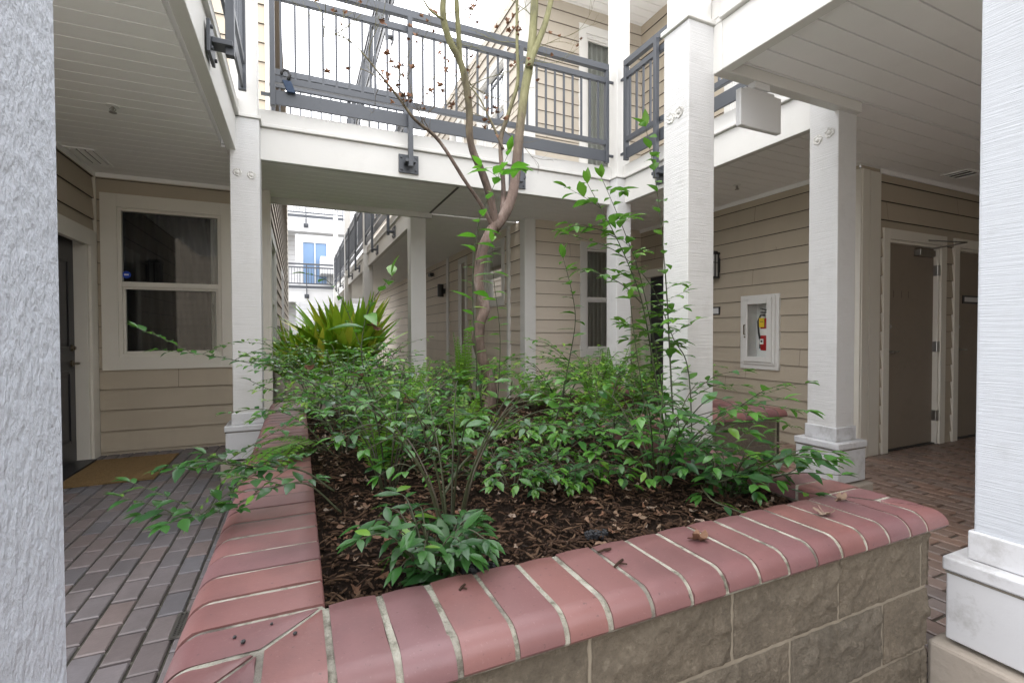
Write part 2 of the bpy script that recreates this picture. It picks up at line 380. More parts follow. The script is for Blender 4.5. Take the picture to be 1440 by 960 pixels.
def window(b, fr, a0, a1, z0, z1, tw=.13, frame_mat=CREAM, sash=.045, mid=None, curtain=None, room=True):
    """window part with sash, panes, curtain and dim room behind as sub-parts; a0..z1 are the outer trim"""
    m = MB(); frame4(m, fr, a0, a1, z0, z1, tw, -.05, .022)
    w = m.build('window', frame_mat, b, bevel=.003)
    i0, i1, j0, j1 = a0+tw, a1-tw, z0+tw, z1-tw
    mid = mid if mid is not None else (j0+j1)/2
    m = MB(); frame4(m, fr, i0, i1, j0, j1, .03, -.06, .004)
    fr.box(m, i0+.03, i1-.03, -.05, -.002, mid-.025, mid+.025)
    frame4(m, fr, i0+.031, i1-.031, j0+.031, mid-.026, .022, -.055, -.018)
    sub(m, 'sash', frame_mat, w, bevel=.002)
    for za, zb, nb in ((j0+.05, mid-.04, -.035), (mid+.02, j1-.028, -.03)):
        m = MB(); m.quad(fr.p(i0+.03, nb, za), fr.p(i1-.03, nb, za), fr.p(i1-.03, nb, zb), fr.p(i0+.03, nb, zb))
        sub(m, 'pane', GLASS, w)
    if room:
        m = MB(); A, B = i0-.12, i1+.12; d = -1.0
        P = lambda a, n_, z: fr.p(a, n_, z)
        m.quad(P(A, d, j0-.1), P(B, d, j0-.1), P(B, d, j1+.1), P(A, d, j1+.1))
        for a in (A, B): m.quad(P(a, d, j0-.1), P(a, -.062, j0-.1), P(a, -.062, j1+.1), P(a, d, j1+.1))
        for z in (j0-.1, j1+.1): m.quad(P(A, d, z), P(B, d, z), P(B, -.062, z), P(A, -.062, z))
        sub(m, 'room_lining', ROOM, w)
    if curtain:
        for (c0, c1, mat_, lean, nb, fo) in curtain:
            m = MB(); curtain_mesh(m, fr, c0, c1, nb, j0-.05, j1+.05, fo, .022, lean); sub(m, 'curtain', mat_, w, smooth=True)
    return w
def lever(fr, a, z, dirn, parent, mat=STEEL, b0=.0):
    m = MB(); r = Vector(fr.p(a, b0, z)); n = fr.n; d = fr.d*dirn
    m.cyl(r, r+n*.012, .03, 20); m.cyl(r+n*.012, r+n*.05, .011, 12)
    m.tube([r+n*.05, r+n*.055+d*.04, r+n*.052+d*.11], [.011, .010, .008], 10)
    return sub(m, 'handle', mat, parent, smooth=False)
def deadbolt(fr, a, z, parent, mat=STEEL, b0=.0):
    m = MB(); r = Vector(fr.p(a, b0, z)); n = fr.n
    m.cyl(r, r+n*.018, .031, 20, .027); m.cyl(r+n*.018, r+n*.03, .017, 16)
    return sub(m, 'deadbolt', mat, parent)

# ------------------------------------------------------------------ the house with the dark door (west side)
west = thing('apartment_building', 'taupe clapboard apartment wing with black front door and big sash window, left of the planter', 'building', (-1.3, YWALL, 0))
fW = Fr((XLW, YWALL), (1, 0), (0, -1))          # window wall, s from 0 at inner corner
fD = Fr((XLW, 0), (0, 1), (1, 0))               # door wall, s = Y
fP = Fr((-.30, YWALL), (0, 1), (1, 0))          # passage wall
m = MB(); WIN = (.055, 1.19, .83, 2.56)
siding(m, fW, 0, 1.5, -.01, ZS, .205, .03, [WIN])
fW.box(m, .0, 1.5, -.05, .003, -.01, .05)
DO = (4.56, 5.855, -.02, 2.17)
siding(m, fD, 2.6, YWALL, -.01, ZS, .205, .03, [DO])
siding(m, fW, -.0, 1.5, 3.05, 5.8, .205, .03)
m.build('wall', SIDE, west)
m = MB(); siding(m, fP, 0, 10.6, -.01, 8.2, .18, .04, [(.35, 1.75, .75, 2.45), (4.2, 5.6, .75, 2.45), (.35, 1.75, 3.85, 5.45)])
m.build('passage_wall', SIDE_U, west)
trims(west, CREAM, [(fP, -.035, .10, .0, .034, 0, 8.2), (fW, 1.40, 1.535, .0, .034, 0, ZS), (fP, 10.48, 10.62, .0, .03, 0, 8.2), (fW, .0, .03, .01, .03, 0, ZS)], 'corner_trim')
trims(west, SOFF, [(fW, 0, 1.5, .014, .03, ZS-.04, ZS), (fD, 2.6, YWALL-.03, .014, .03, ZS-.04, ZS)], 'soffit_trim')
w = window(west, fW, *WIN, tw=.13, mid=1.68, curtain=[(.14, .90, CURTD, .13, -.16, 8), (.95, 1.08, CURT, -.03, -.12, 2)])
m = MB(); c = Vector(fW.p(.245, -.026, 1.775))
m.cyl(c, c+Vector((0, -.002, 0)), .035, 24); sub(m, 'sticker', BLUES, w)
m = MB(); m.box(c.x-.018, c.x+.018, c.y-.004, c.y-.003, c.z-.006, c.z+.008); sub(m, 'sticker_mark', LABELW, w)
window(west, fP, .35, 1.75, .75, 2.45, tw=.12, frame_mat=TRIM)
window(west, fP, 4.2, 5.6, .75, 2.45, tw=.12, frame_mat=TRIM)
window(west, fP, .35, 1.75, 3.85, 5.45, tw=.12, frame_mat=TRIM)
# black front door, recessed
m = MB()
fD.box(m, 4.725, 5.655, -.115, -.085, .02, 2.06)
for (a0, a1) in ((4.84, 5.13), (5.25, 5.54)):
    for (z0, z1) in ((.20, .86), (1.05, 1.86)):
        frame4(m, fD, a0, a1, z0, z1, .028, -.085, -.074); fD.box(m, a0+.06, a1-.06, -.085, -.079, z0+.06, z1-.06)
dr = m.build('door', DOORB, west, bevel=.004)
m = MB(); frame4(m, fD, 4.56, 5.855, 0, 2.17, .155, -.02, .03, False)
frame4(m, fD, 4.68, 5.70, 0, 2.107, .045, -.12, .012, False)
sub(m, 'door_frame', CREAM, dr, bevel=.003)
m = MB(); fD.box(m, 4.726, 5.654, -.13, .06, .0, .018); sub(m, 'threshold', DARKM, dr)
deadbolt(fD, 5.585, 1.06, dr, BRASS, -.085); lever(fD, 5.585, .92, -1, dr, BRASS, -.085)

# ------------------------------------------------------------------ the wing with service doors (east side)
east = thing('apartment_building', 'taupe clapboard wing with two flat service doors and the extinguisher cabinet, on the right', 'building', (XRW, YD, 0))
fX = Fr((XRW, 0), (0, 1), (-1, 0))
fS = Fr((XRW, YD), (1, 0), (0, -1))
m = MB()
siding(m, fX, YD, YWALL, -.01, ZS, .18, .11, [(4.93, 5.84, -.02, 2.12), (3.58, 3.99, .82, 1.58)])
D1, D2 = (.345, 1.47, -.02, 2.19), (1.63, 2.76, -.02, 2.19)
siding(m, fS, 0, 4.2, -.01, ZS, .18, .11, [D1, D2])
siding(m, fX, YD, YWALL, 3.05, 5.85, .18, .11, [(3.3, 4.3, 3.0, 5.2)])
m.build('wall', SIDE, east)
trims(east, CREAM, [(fX, YD-.03, YD+.11, .0, .034, 0, ZS-.04), (fS, -.012, .10, .0, .036, 0, ZS-.04), (fS, .125, .29, .0, .028, 0, ZS-.04)], 'corner_trim')
trims(east, SOFF, [(fX, YD+.1, YWALL, .014, .034, ZS-.045, ZS), (fS, .29, 4.2, .014, .034, ZS-.045, ZS)], 'soffit_trim')
def service_door(a0, a1, sign=False, lab=None):
    m = MB(); fS.box(m, a0+.125, a1-.125, -.075, -.03, .014, 2.075)
    d = m.build('door', DOORT, east, bevel=.003)
    if lab: d['label'] = lab
    m = MB(); frame4(m, fS, a0, a1, 0, 2.19, .10, -.02, .03, False)
    frame4(m, fS, a0+.099, a1-.099, 0, 2.091, .03, -.09, .014, False); sub(m, 'door_frame', CREAM, d, bevel=.003)
    m = MB(); fS.box(m, a0+.13, a1-.13, -.12, .0, -.002, .012); sub(m, 'threshold', DARKM, d)
    lever(fS, a0+.175, .99, 1, d, STEEL, -.03); deadbolt(fS, a0+.18, 1.24, d, STEEL, -.03)
    for z in (.30, 1.03, 1.83):
        m = MB(); fS.box(m, a1-.135, a1-.095, -.03, .02, z-.055, z+.055); q = Vector(fS.p(a1-.13, .006, z))
        m.cyl(q-Vector((0, 0, .055)), q+Vector((0, 0, .055)), .008, 10); sub(m, 'hinge', STEEL, d)
    m = MB(); fS.box(m, a1-.50, a1-.22, -.03, .03, 1.965, 2.03); sub(m, 'door_closer', STEEL, d, bevel=.004)
    m = MB(); e = Vector(fS.p(a1-.30, .02, 2.04)); f_ = Vector(fS.p(a1-.02, .20, 2.10)); g_ = Vector(fS.p(a1-.36, .03, 2.125))
    m.tube([e, f_], .007, 8); m.tube([f_, g_], .007, 8); sub(m, 'closer_arm', STEEL, d)
    if sign:
        m = MB(); fS.box(m, a0+.30, a0+.62, -.03, -.02, 1.50, 1.59); p_ = sub(m, 'door_plate', DARKM, d)
        m = MB(); fS.box(m, a0+.325, a0+.61, -.019, -.017, 1.52, 1.57); sub(m, 'plate_insert', SIGNG, d)
    else:
        for a in (.27, .41, .53):
            m = MB(); fS.box(m, a0+a, a0+a+.010, -.0297, -.029, 1.53, 1.60); sub(m, 'adhesive_mark', GLUE, d)
    return d
service_door(*D1[:2], lab='flat taupe service door with faint glue marks where a sign was')
service_door(*D2[:2], sign=True, lab='flat taupe service door with a dark framed name plate')
# dark front door further along the same wall
m = MB(); fX.box(m, 5.05, 5.72, -.10, -.06, .02, 2.02); d = m.build('door', DOORB, east, bevel=.003); d['label'] = 'dark front door in a pale frame'
m = MB(); frame4(m, fX, 4.93, 5.84, 0, 2.12, .11, -.11, .03, False); sub(m, 'door_frame', CREAM, d, bevel=.003)
window(east, fX, 3.3, 4.3, 3.02, 5.2, tw=.1, frame_mat=TRIM, curtain=[(3.45, 4.15, CURT, 0, -.15, 5)])

# ------------------------------------------------------------------ the wing behind the bridge (north side)
XN = 2.85
north = thing('apartment_building', 'pale taupe clapboard wing with curtained corner windows, behind the footbridge', 'building', (XN, YWALL, 0))
fN = Fr((XN, YWALL), (1, 0), (0, -1)); fM = Fr((XN, YWALL), (0, 1), (-1, 0))
m = MB()
NW = (.86, 1.72, .83, 2.50); UW = (.84, 1.70, 3.10, 5.60)
siding(m, fN, 0, XRW-XN, -.01, ZS, .18, .11, [NW])
ops = [(.72, 1.62, 1.60, 2.62), (2.45, 2.95, -.02, 2.6)]
siding(m, fM, 0, 17.0, -.01, ZS, .20, .02, ops)
m.build('wall', SIDE_N, north)
m = MB()
siding(m, fN, 0, XRW-XN, 3.05, 6.0, .18, .11, [UW]); ups = [(.6, 1.9, 3.9, 5.4), (2.6, 3.5, 3.0, 5.3), (4.3, 5.6, 3.9, 5.4)]
siding(m, fM, 0, 17.0, 3.05, 6.0, .18, .11, ups); m.build('upper_wall', SIDE_U, north)
trims(north, TRIM, [(fN, -.034, .13, .0, .034, 0, ZS), (fM, -.012, .12, .0, .036, 0, ZS), (fM, 2.0, 2.12, .0, .034, 0, ZS), (fM, 3.6, 3.75, .0, .034, 0, ZS), (fM, .50, .56, .0, .05, 0, ZS), (fN, -.034, .13, .0, .034, 3.06, 6), (fM, -.012, .12, .0, .036, 3.06, 6)], 'corner_trim')
window(north, fN, *NW, tw=.10, frame_mat=TRIM, mid=1.68, curtain=[(.98, 1.62, CURT, 0, -.13, 9)])
window(north, fN, *UW, tw=.12, frame_mat=TRIM, mid=5.45, curtain=[(.98, 1.60, CURT, 0, -.13, 7)])
window(north, fM, *ops[0], tw=.10, frame_mat=TRIM)
for u in ups: window(north, fM, *u, tw=.11, frame_mat=TRIM)
m = MB(); fM.box(m, 2.57, 2.83, -.05, .0, .02, 2.5); d = m.build('door', DOORT, north)
m = MB(); frame4(m, fM, 2.45, 2.95, 0, 2.6, .1, -.05, .03, False); sub(m, 'door_frame', TRIM, d, bevel=.003)

# ------------------------------------------------------------------ unseen wing added behind the camera to cut southern light
south = thing('apartment_building', 'unseen taupe clapboard wing added on the near side to block light', 'building', (4, -.9, 0))
m = MB(); siding(m, Fr((2.7, -1.2), (1, 0), (0, 1)), 0, 6.3, -.01, ZS, .2, .03); siding(m, Fr((9, -1.2), (0, 1), (-1, 0)), 0, 3.95, -.01, ZS, .2, .03)
siding(m, Fr((-6, -5), (1, 0), (0, 1)), 0, 15, -.01, 4.2, .2, .03); m.build('wall', SIDE, south)

# ------------------------------------------------------------------ covered walkways: soffit boards, beams, fascia, moulding
def soffit(mb, x0, x1, y0, y1, z, axis='x', w=.14, gap=.009):
    """boards running along axis with dark V-gaps between them"""
    lo, hi = (y0, y1) if axis == 'x' else (x0, x1); t = lo
    while t < hi-1e-6:
        e = min(t+w, hi); mb.cur = RR.random()
        a, b_ = t+gap/2, e-gap/2
        if b_ > a:
            if axis == 'x': mb.box(x0, x1, a, b_, z, z+.02)
            else: mb.box(a, b_, y0, y1, z, z+.02)
        t = e
def deck(name, label, rects, beams, group='covered walkways around the court', zoff=0.0, boards=True):
    """rects: soffit/floor rectangles. beams: (x0,x1,y0,y1,outx,outy)"""
    t = thing(name, label, 'walkway', (rects[0][0], rects[0][2], ZB+zoff), group)
    m = MB()
    for (x0, x1, y0, y1) in rects: soffit(m, x0, x1, y0, y1, ZS+zoff)
    m.build('soffit', SOFF, t)
    m = MB()
    for (x0, x1, y0, y1) in rects: m.box(x0+.002, x1-.002, y0+.002, y1-.002, ZS+.0202+zoff, ZS+.0235+zoff)
    m.build('gap_shade_sheet', JOINT, t)  # dark sheet that puts shade into the gaps between boards
    m = MB()
    for (x0, x1, y0, y1) in rects: m.box(x0, x1, y0, y1, ZS+.024+zoff, 3.05+zoff)
    m.build('floor_slab', SOFF, t)
    mb, mm, mf = MB(), MB(), MB()
    for (x0, x1, y0, y1, ox, oy) in beams:
        mb.box(x0, x1, y0, y1, ZB+zoff, 2.955+zoff)
        def grow(e):
            return (x0-(e if ox < 0 else 0), x1+(e if ox > 0 else 0), y0-(e if oy < 0 else 0), y1+(e if oy > 0 else 0))
        a = grow(.028); mm.box(*a, 2.957+zoff, 2.99+zoff)
        a = grow(.012); mf.box(*a, 2.992+zoff, 3.11+zoff)
    mb.build('beam', TRIM, t, bevel=.005); mm.build('moulding', TRIM, t, bevel=.006); mf.build('fascia_board', TRIM, t, bevel=.004)
    return t
deck('walkway_deck', 'left walkway deck with plank soffit over the black front door', [(XLW, XL-.12, .45, YB), (XLW, -.30, YB, YWALL)],
     [(XL-.07, XL, .45, YB, 1, 0)])
br = deck('footbridge', 'white footbridge deck spanning the court between the left and right walkways', [(-.30, XN, YB+.07, 6.09), (XN, XRW, YB+.07, YWALL)],
     [(-.30, XJ, YB, YB+.07, 0, -1), (-.30, 1.60, 6.10, 6.16, 0, 1)])
m = MB(); m.box(1.56, 1.585, YB+.08, 6.08, ZS-.006, ZS-.001); m.build('seam', DARKM, br)
rd = deck('walkway_deck', 'right walkway deck with plank soffit sheltering the service doors', [(XR+.08, 9, -1.1, 2.0), (XJ+.07, XRW, 2.0, YB+.07), (XRW, 9, 2.0, YD)],
     [(XR, XR+.07, .3, 2.0, -1, 0), (XR, XJ+.07, 2.0, 2.07, 0, 1), (XJ, XJ+.07, 2.075, YB, -1, 0)])
deck('walkway_deck', 'near walkway deck spanning behind the two foreground pillars', [(XL-.12, XR+.08, -.2, .35)], [(XL, XR, .36, .43, 0, 1)])
deck('walkway_deck', 'long walkway deck on square columns receding beside the passage', [(1.52, XN, 6.17, 22.5)], [(1.43, 1.50, 6.17, 22.5, -1, 0)])
# upper level roofs over the upper walkways
deck('roof_deck', 'upper plank soffit over the top walkway at the right', [(XJ+.07, XRW, 2.0, YB+.07), (2.6, XRW, YB+.07, YWALL)], [(XJ, XJ+.07, 2.075, YB, -1, 0)], 'upper soffits', 3.09)

# ------------------------------------------------------------------ columns
def column(label, x0, y0, mat=WHITE, low=True, up=6.0, w=.20, plugs=None, group='square white columns', upper=True, inset=.012):
    x1, y1 = x0+w, y0+w; cx, cy = (x0+x1)/2, (y0+y1)/2
    t = thing('column', label, 'column', (cx, cy, 0), group)
    zt = 2.955
    m = MB(); m.box(x0, x1, y0, y1, .44, zt); m.build('shaft', mat, t, bevel=.006)
    if low:
        m = MB(); e = .011; m.box(x0-e, x1+e, y0-e, y1+e, .441, .535); m.build('collar', CAPW, t, bevel=.005)
        m = MB(); e = .058; m.box(x0-e, x1+e, y0-e, y1+e, .395, .44); m.build('cap', CAPW, t, bevel=.006)
        m = MB(); e = .050; m.box(x0-e, x1+e, y0-e, y1+e, .165, .394); m.build('base', CAPW, t, bevel=.006)
        m = MB(); e = .085; m.box(x0-e, x1+e, y0-e, y1+e, -.01, .15); m.build('plinth', CONC, t, bevel=.012)
    if upper:
        m = MB(); e = -inset; m.box(x0-e, x1+e, y0-e, y1+e, zt+.03, up); m.build('upper_shaft', TRIM, t, bevel=.005)
        m = MB(); e = .014; m.box(x0-e, x1+e, y0-e, y1+e, zt+.002, zt+.03); m.build('flashing', TRIM, t, bevel=.004)
    m = MB()
    if low and upper:
        e = .0515
        for (a0, a1, b0, b1) in ((x0-e, x1+e, y0-e-.0006, y0-e), (x0-e-.0006, x0-e, y0-e, y1+e)): m.box(a0, a1, b0, b1, .386, .3935)
        m.build('grime_line', GRIME, t)
    if plugs:
        for (px, py, pz, nx, ny) in plugs:
            m = MB(); c = Vector((px, py, pz)); n = Vector((nx, ny, 0)); a = Vector((-ny, nx, 0)); up_ = Vector((0, 0, 1))
            vs = []; k = 18
            for ring, (r, h) in enumerate(((.033, 0), (.030, .006), (.018, .003), (.008, .008))):
                for i in range(k):
                    an = 2*math.pi*i/k; q = r*(1+.25*RR.uniform(-1, 1) if ring else 1)
                    vs.append(c+n*(h+.0005)+(a*math.cos(an)+up_*math.sin(an))*q)
            fs = [(ring*k+i, ring*k+(i+1) % k, (ring+1)*k+(i+1) % k, (ring+1)*k+i) for ring in range(3) for i in range(k)] + [tuple(3*k+i for i in range(k))]
            m.add(vs, fs); m.build('bolt_plug', PLUG, t)
    return t
PLUG = paint('flaking_plug_paint', (.66, .65, .62), .8, (90, 90, 90), .8, .006, var=.2, dirt=.95, dirtcol=(.07, .055, .04))
def pl(x, y, z, nx, ny): return (x, y, z, nx, ny)
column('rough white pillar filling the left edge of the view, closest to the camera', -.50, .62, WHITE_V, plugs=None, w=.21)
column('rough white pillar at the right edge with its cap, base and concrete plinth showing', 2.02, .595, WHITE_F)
column('tall white column in front of the planter notch with two flaking plugs, first right of the tree', 2.02, 2.06,
       plugs=[pl(2.02, 2.13, 2.46, -1, 0), pl(2.02, 2.20, 2.45, -1, 0)])
column('white column beside the service doors with the sign box close by', 3.33, 2.04,
       plugs=[pl(3.33, 2.10, 2.55, -1, 0), pl(3.33, 2.18, 2.53, -1, 0)])
column('white column at the left end of the footbridge beside the sash window', -.495, 4.47, w=.215,
       plugs=[pl(-.44, 4.47, 2.50, 0, -1), pl(-.34, 4.47, 2.49, 0, -1)])
column('white column at the right end of the footbridge, in front of the curtained window', 3.335, 4.49,
       plugs=[pl(3.39, 4.49, 2.50, 0, -1), pl(3.48, 4.49, 2.50, 0, -1)])
far_lab = ['white column under the far edge of the footbridge, right of the yellow-green strap plant', 'second white column along the far passage',
           'third white column along the far passage', 'farthest white column along the passage']
for i, (cy, lb) in enumerate(zip((6.17, 11.0, 15.7, 20.8), far_lab)):
    column(lb, 1.335, cy, TRIM, low=True, w=.20, upper=(i > 0), group='columns along the far passage')

# ------------------------------------------------------------------ railings
def railing(label, fr, s0, s1, posts, zoff=0.0, spacing=.112, group='slate blue metal railings', fine=True, bracket=True):
    t = thing('railing', label, 'railing', fr.p((s0+s1)/2, 0, 3.14+zoff), group)
    def bar(name, z0, z1, d, a0=s0, a1=s1):
        m = MB(); fr.box(m, a0, a1, -d/2, d/2, z0+zoff, z1+zoff); return m.build(name, RAIL, t, bevel=.003)
    bar('top_rail', 4.175, 4.245, .055); bar('upper_rail', 4.035, 4.095, .04)
    bar('lower_rail', 3.33, 3.385, .04); bar('bottom_rail', 3.145, 3.27, .02)
    edges = [s0+.02]+list(posts)+[s1-.02]
    k = 0; first = None; a = s0+.02+spacing*.6; allb = MB()
    while a < s1-.05:
        if all(abs(a-p) > .045 for p in posts):
            if fine:
                if first is None:
                    m = MB(); fr.box(m, a-.0095, a+.0095, -.0095, .0095, 3.386+zoff, 4.034+zoff); first = m.build('baluster', RAIL, t); fa = a
                else:
                    v = fr.d*(a-fa); dup(first, t, (v.x, v.y, 0))
            else: fr.box(allb, a-.0095, a+.0095, -.0095, .0095, 3.386+zoff, 4.034+zoff)
        a += spacing
    if not fine: allb.build('baluster_panel', RAIL, t)
    for p in (s0+.02, s1-.02):
        m = MB(); fr.box(m, p-.02, p+.02, -.028, .028, 3.13+zoff, 4.17+zoff); m.build('end_post', RAIL, t, bevel=.003)
    for p in posts:
        m = MB(); fr.box(m, p-.022, p+.022, .03, .075, 2.76+zoff, 4.168+zoff); po = m.build('post', RAIL, t, bevel=.003)
        if bracket:
            m = MB(); fr.box(m, p-.095, p+.095, -.05, -.032, 2.725+zoff, 2.90+zoff); fr.box(m, p-.05, p+.05, -.032, .07, 2.80+zoff, 2.83+zoff)
            for dz in (.03, .145):
                for da in (-.07, .07):
                    q = Vector(fr.p(p+da, -.032, 2.725+dz+zoff)); m.cyl(q, q+fr.n*.012, .012, 8)
            sub(m, 'mounting_plate', RAIL, po, bevel=.003)
    for p in (s0, s1):
        sg = -1 if p == s0 else 1
        for z in (3.22, 4.06):
            m = MB(); fr.box(m, min(p, p+sg*.07), max(p, p+sg*.07), -.012, .012, z-.012+zoff, z+.012+zoff); m.build('wall_tab', RAIL, t)
    return t
fb = Fr((0, YB-.055), (1, 0), (0, -1))
railing('long slate railing along the near edge of the footbridge, crossed by tree branches', fb, -.20, 3.27, [.985, 2.14])
railing('slate railing along the far edge of the footbridge, seen through the near one', Fr((0, 6.20), (1, 0), (0, 1)), -.26, 1.30, [.6], bracket=False)
railing('slate railing on the left walkway above the beam, seen steeply from below', Fr((XL+.06, 0), (0, 1), (1, 0)), .9, 4.40, [1.3, 3.15])
railing('slate railing on the right walkway between the footbridge column and the sign', Fr((XJ-.055, 0), (0, 1), (-1, 0)), 2.34, 4.42, [3.85])
railing('slate railing on the right walkway above the planter notch', Fr((XR-.055, 0), (0, 1), (-1, 0)), .85, 2.0, [])
fl_lab = ['railing between the bridge and the second passage column', 'railing between the second and third passage columns', 'railing between the third and the farthest passage columns']
for zo, lv in ((0, 'first-floor '), (3.09, 'top-floor ')):
    for (a0, a1), lb in zip(((6.45, 10.95), (11.25, 15.65), (15.95, 20.75)), fl_lab):
        railing(lv+lb, Fr((1.43-.05, 0), (0, 1), (-1, 0)), a0, a1, [a0+(a1-a0)*.3, a0+(a1-a0)*.7], zoff=zo, fine=False, group='far railings along the passage')

# ------------------------------------------------------------------ far end of the passage
far = thing('apartment_building', 'bright white apartment block closing the far end of the passage', 'building', (1, 31, 0))
fF = Fr((-9, 31), (1, 0), (0, -1)); m = MB()
siding(m, fF, 0, 16, 0, 9.5, .22, 0, [(9.3, 10.6, 4.1, 6.6), (8.0, 8.8, 6.9, 8.0)])
m.build('wall', FARW, far)
m = MB(); frame4(m, fF, 9.1, 10.8, 3.9, 6.8, .2, -.05, .04); w = m.build('window', FARW, far)
m = MB(); m.quad(fF.p(9.3, -.03, 4.1), fF.p(10.6, -.03, 4.1), fF.p(10.6, -.03, 6.6), fF.p(9.3, -.03, 6.6)); sub(m, 'pane', BLUEW, w)
m = MB(); fF.box(m, 9.92, 9.98, -.02, .02, 4.1, 6.6); fF.box(m, 9.3, 10.6, -.02, .02, 5.3, 5.36); sub(m, 'mullion', FARW, w)
m = MB(); frame4(m, fF, 7.9, 8.9, 6.8, 8.1, .1, -.02, .03); w = m.build('window', FARW, far)
m = MB(); m.quad(fF.p(8.0, -.01, 6.9), fF.p(8.8, -.01, 6.9), fF.p(8.8, -.01, 8.0), fF.p(8.0, -.01, 8.0)); sub(m, 'pane', GLASS, w)
m = MB(); fF.box(m, 10.2, 13.5, 0, 1.6, 4.6, 5.6); m.build('balcony', FARW, far, bevel=.02)
trims(far, FARW, [(fF, 5.9, 6.1, .02, .08, 0, 9.5), (fF, 8.95, 9.05, .02, .08, 0, 9.5)])
for zo, lb in ((0, 'lower white footbridge crossing the far end of the passage'), (3.09, 'upper white footbridge crossing the far end of the passage')):
    t = thing('footbridge', lb, 'walkway', (.5, 23, ZB+zo), 'far footbridges')
    m = MB(); m.box(-2.2, 3.2, 22.9, 24.4, 2.72+zo, 3.05+zo); m.build('floor_slab', FARW, t)
    m = MB(); m.box(-2.2, 3.2, 22.8, 22.88, 2.55+zo, 3.11+zo); m.build('beam', FARW, t)
    railing(('lower' if zo == 0 else 'upper')+' slate railing on the far footbridge', Fr((0, 22.74), (1, 0), (0, -1)), -1.9, 1.9, [.35], zoff=zo, fine=False, group='far bridge railings')
t = thing('apartment_building', 'white block beside the far footbridges at the end of the left wall', 'building', (-4, 17, 0))
m = MB(); siding(m, Fr((-6, 24.5), (1, 0), (0, -1)), 0, 5.9, 0, 6.6, .22, 0); m.build('wall', FARW, t)
m = MB(); siding(m, Fr((3.0, 24.5), (1, 0), (0, -1)), 0, 6, 0, 6.6, .22, 0); m.build('wall', FARW, t)

# ------------------------------------------------------------------ lamps, signs, vents, small fixtures
def lantern(label, fr, a, z, h=.31):
    t = thing('wall_lamp', label, 'wall lamp', fr.p(a, .014, z), 'black lantern wall lamps')
    m = MB(); fr.box(m, a-.06, a+.06, .013, .03, z-h*.30, z+h*.30); m.build('back_plate', DARKM, t, bevel=.004)
    m = MB(); fr.box(m, a-.075, a+.075, .028, .185, z+h*.42, z+h*.5); fr.box(m, a-.055, a+.055, .045, .165, z+h*.5, z+h*.56); m.build('lamp_cap', DARKM, t, bevel=.006)
    m = MB()
    for q in (-.062, .062):
        for b in (.045, .169): fr.box(m, a+q-.006, a+q+.006, b-.006, b+.006, z-h*.5, z+h*.42)
    fr.box(m, a-.07, a+.07, .038, .176, z-h*.53, z-h*.46); fr.box(m, a-.007, a+.007, .165, .175, z-h*.46, z+h*.42)
    for q in (-.068, .068): fr.box(m, a+q-.004, a+q+.004, .1, .112, z-h*.46, z+h*.42)
    fr.box(m, a-.066, a+.066, .166, .174, z+h*.08, z+h*.11); fr.box(m, a-.066, a-.058, .045, .169, z+h*.08, z+h*.11)
    m.build('frame', DARKM, t)
    m = MB(); fr.box(m, a-.054, a+.054, .05, .160, z-h*.455, z+h*.415); m.build('lamp_glass', FROST, t)
lantern('black lantern lamp on the clapboard near the extinguisher cabinet', fX, 4.41, 2.02)
lantern('black lantern lamp beside the black front door', fD, 4.22, 1.98)
# small up-down light and spotlight on the passage wall
t = thing('wall_lamp', 'small black cylinder lamp on a white trim board behind the bridge column', 'wall lamp', fM.p(3.9, 0, 2.05))
m = MB(); q = Vector(fM.p(3.9, .11, 1.95)); m.cyl(q, q+Vector((0, 0, .26)), .065, 20); m.build('lamp_body', DARKM, t)
m = MB(); fM.box(m, 3.86, 3.94, .013, .06, 2.02, 2.12); m.build('back_plate', DARKM, t)
t = thing('security_camera', 'small dark fixture tucked under the soffit of the passage wall', 'fixture', fM.p(4.9, .06, 2.55))
m = MB(); fM.box(m, 4.8, 5.0, .013, .10, 2.48, 2.56); m.build('body', DARKM, t, bevel=.01)
m = MB(); q = Vector(fM.p(4.8, .05, 2.5)); m.cyl(q, q+Vector((-.02, -.05, -.01)), .03, 12); m.build('lens', DARKM, t)
# house number plate
t = thing('number_plate', 'small black framed unit plate on the clapboard below the lantern', 'sign', fX.p(4.43, .02, 1.455))
m = MB(); frame4(m, fX, 4.345, 4.52, 1.405, 1.505, .014, .012, .03); m.build('frame', DARKM, t, bevel=.002)
m = MB(); fX.box(m, 4.359, 4.506, .012, .02, 1.419, 1.491); m.build('plate', SIGNG, t)
# exit sign box hanging from the beam (blank side to the camera)
t = thing('exit_sign', 'blank grey sign box hanging from the beam between two white columns', 'sign', (2.80, 2.3, 2.7))
sx0, sx1, sy = 2.375, 2.725, 2.012
m = MB(); m.box(sx0, sx1, sy, sy+.036, 2.405, 2.622); m.build('housing', SIGNG, t, bevel=.006)
m = MB(); m.box(sx0+.11, sx0+.24, sy-.008, sy+.044, 2.640, ZB-.001); m.box(sx0+.05, sx1-.05, sy+.008, sy+.028, 2.621, 2.641); m.build('canopy', SIGNG, t, bevel=.004)
m = MB(); m.box(sx0+.012, sx1-.012, sy+.0365, sy+.039, 2.42, 2.61); m.build('sign_face', LABELW, t)
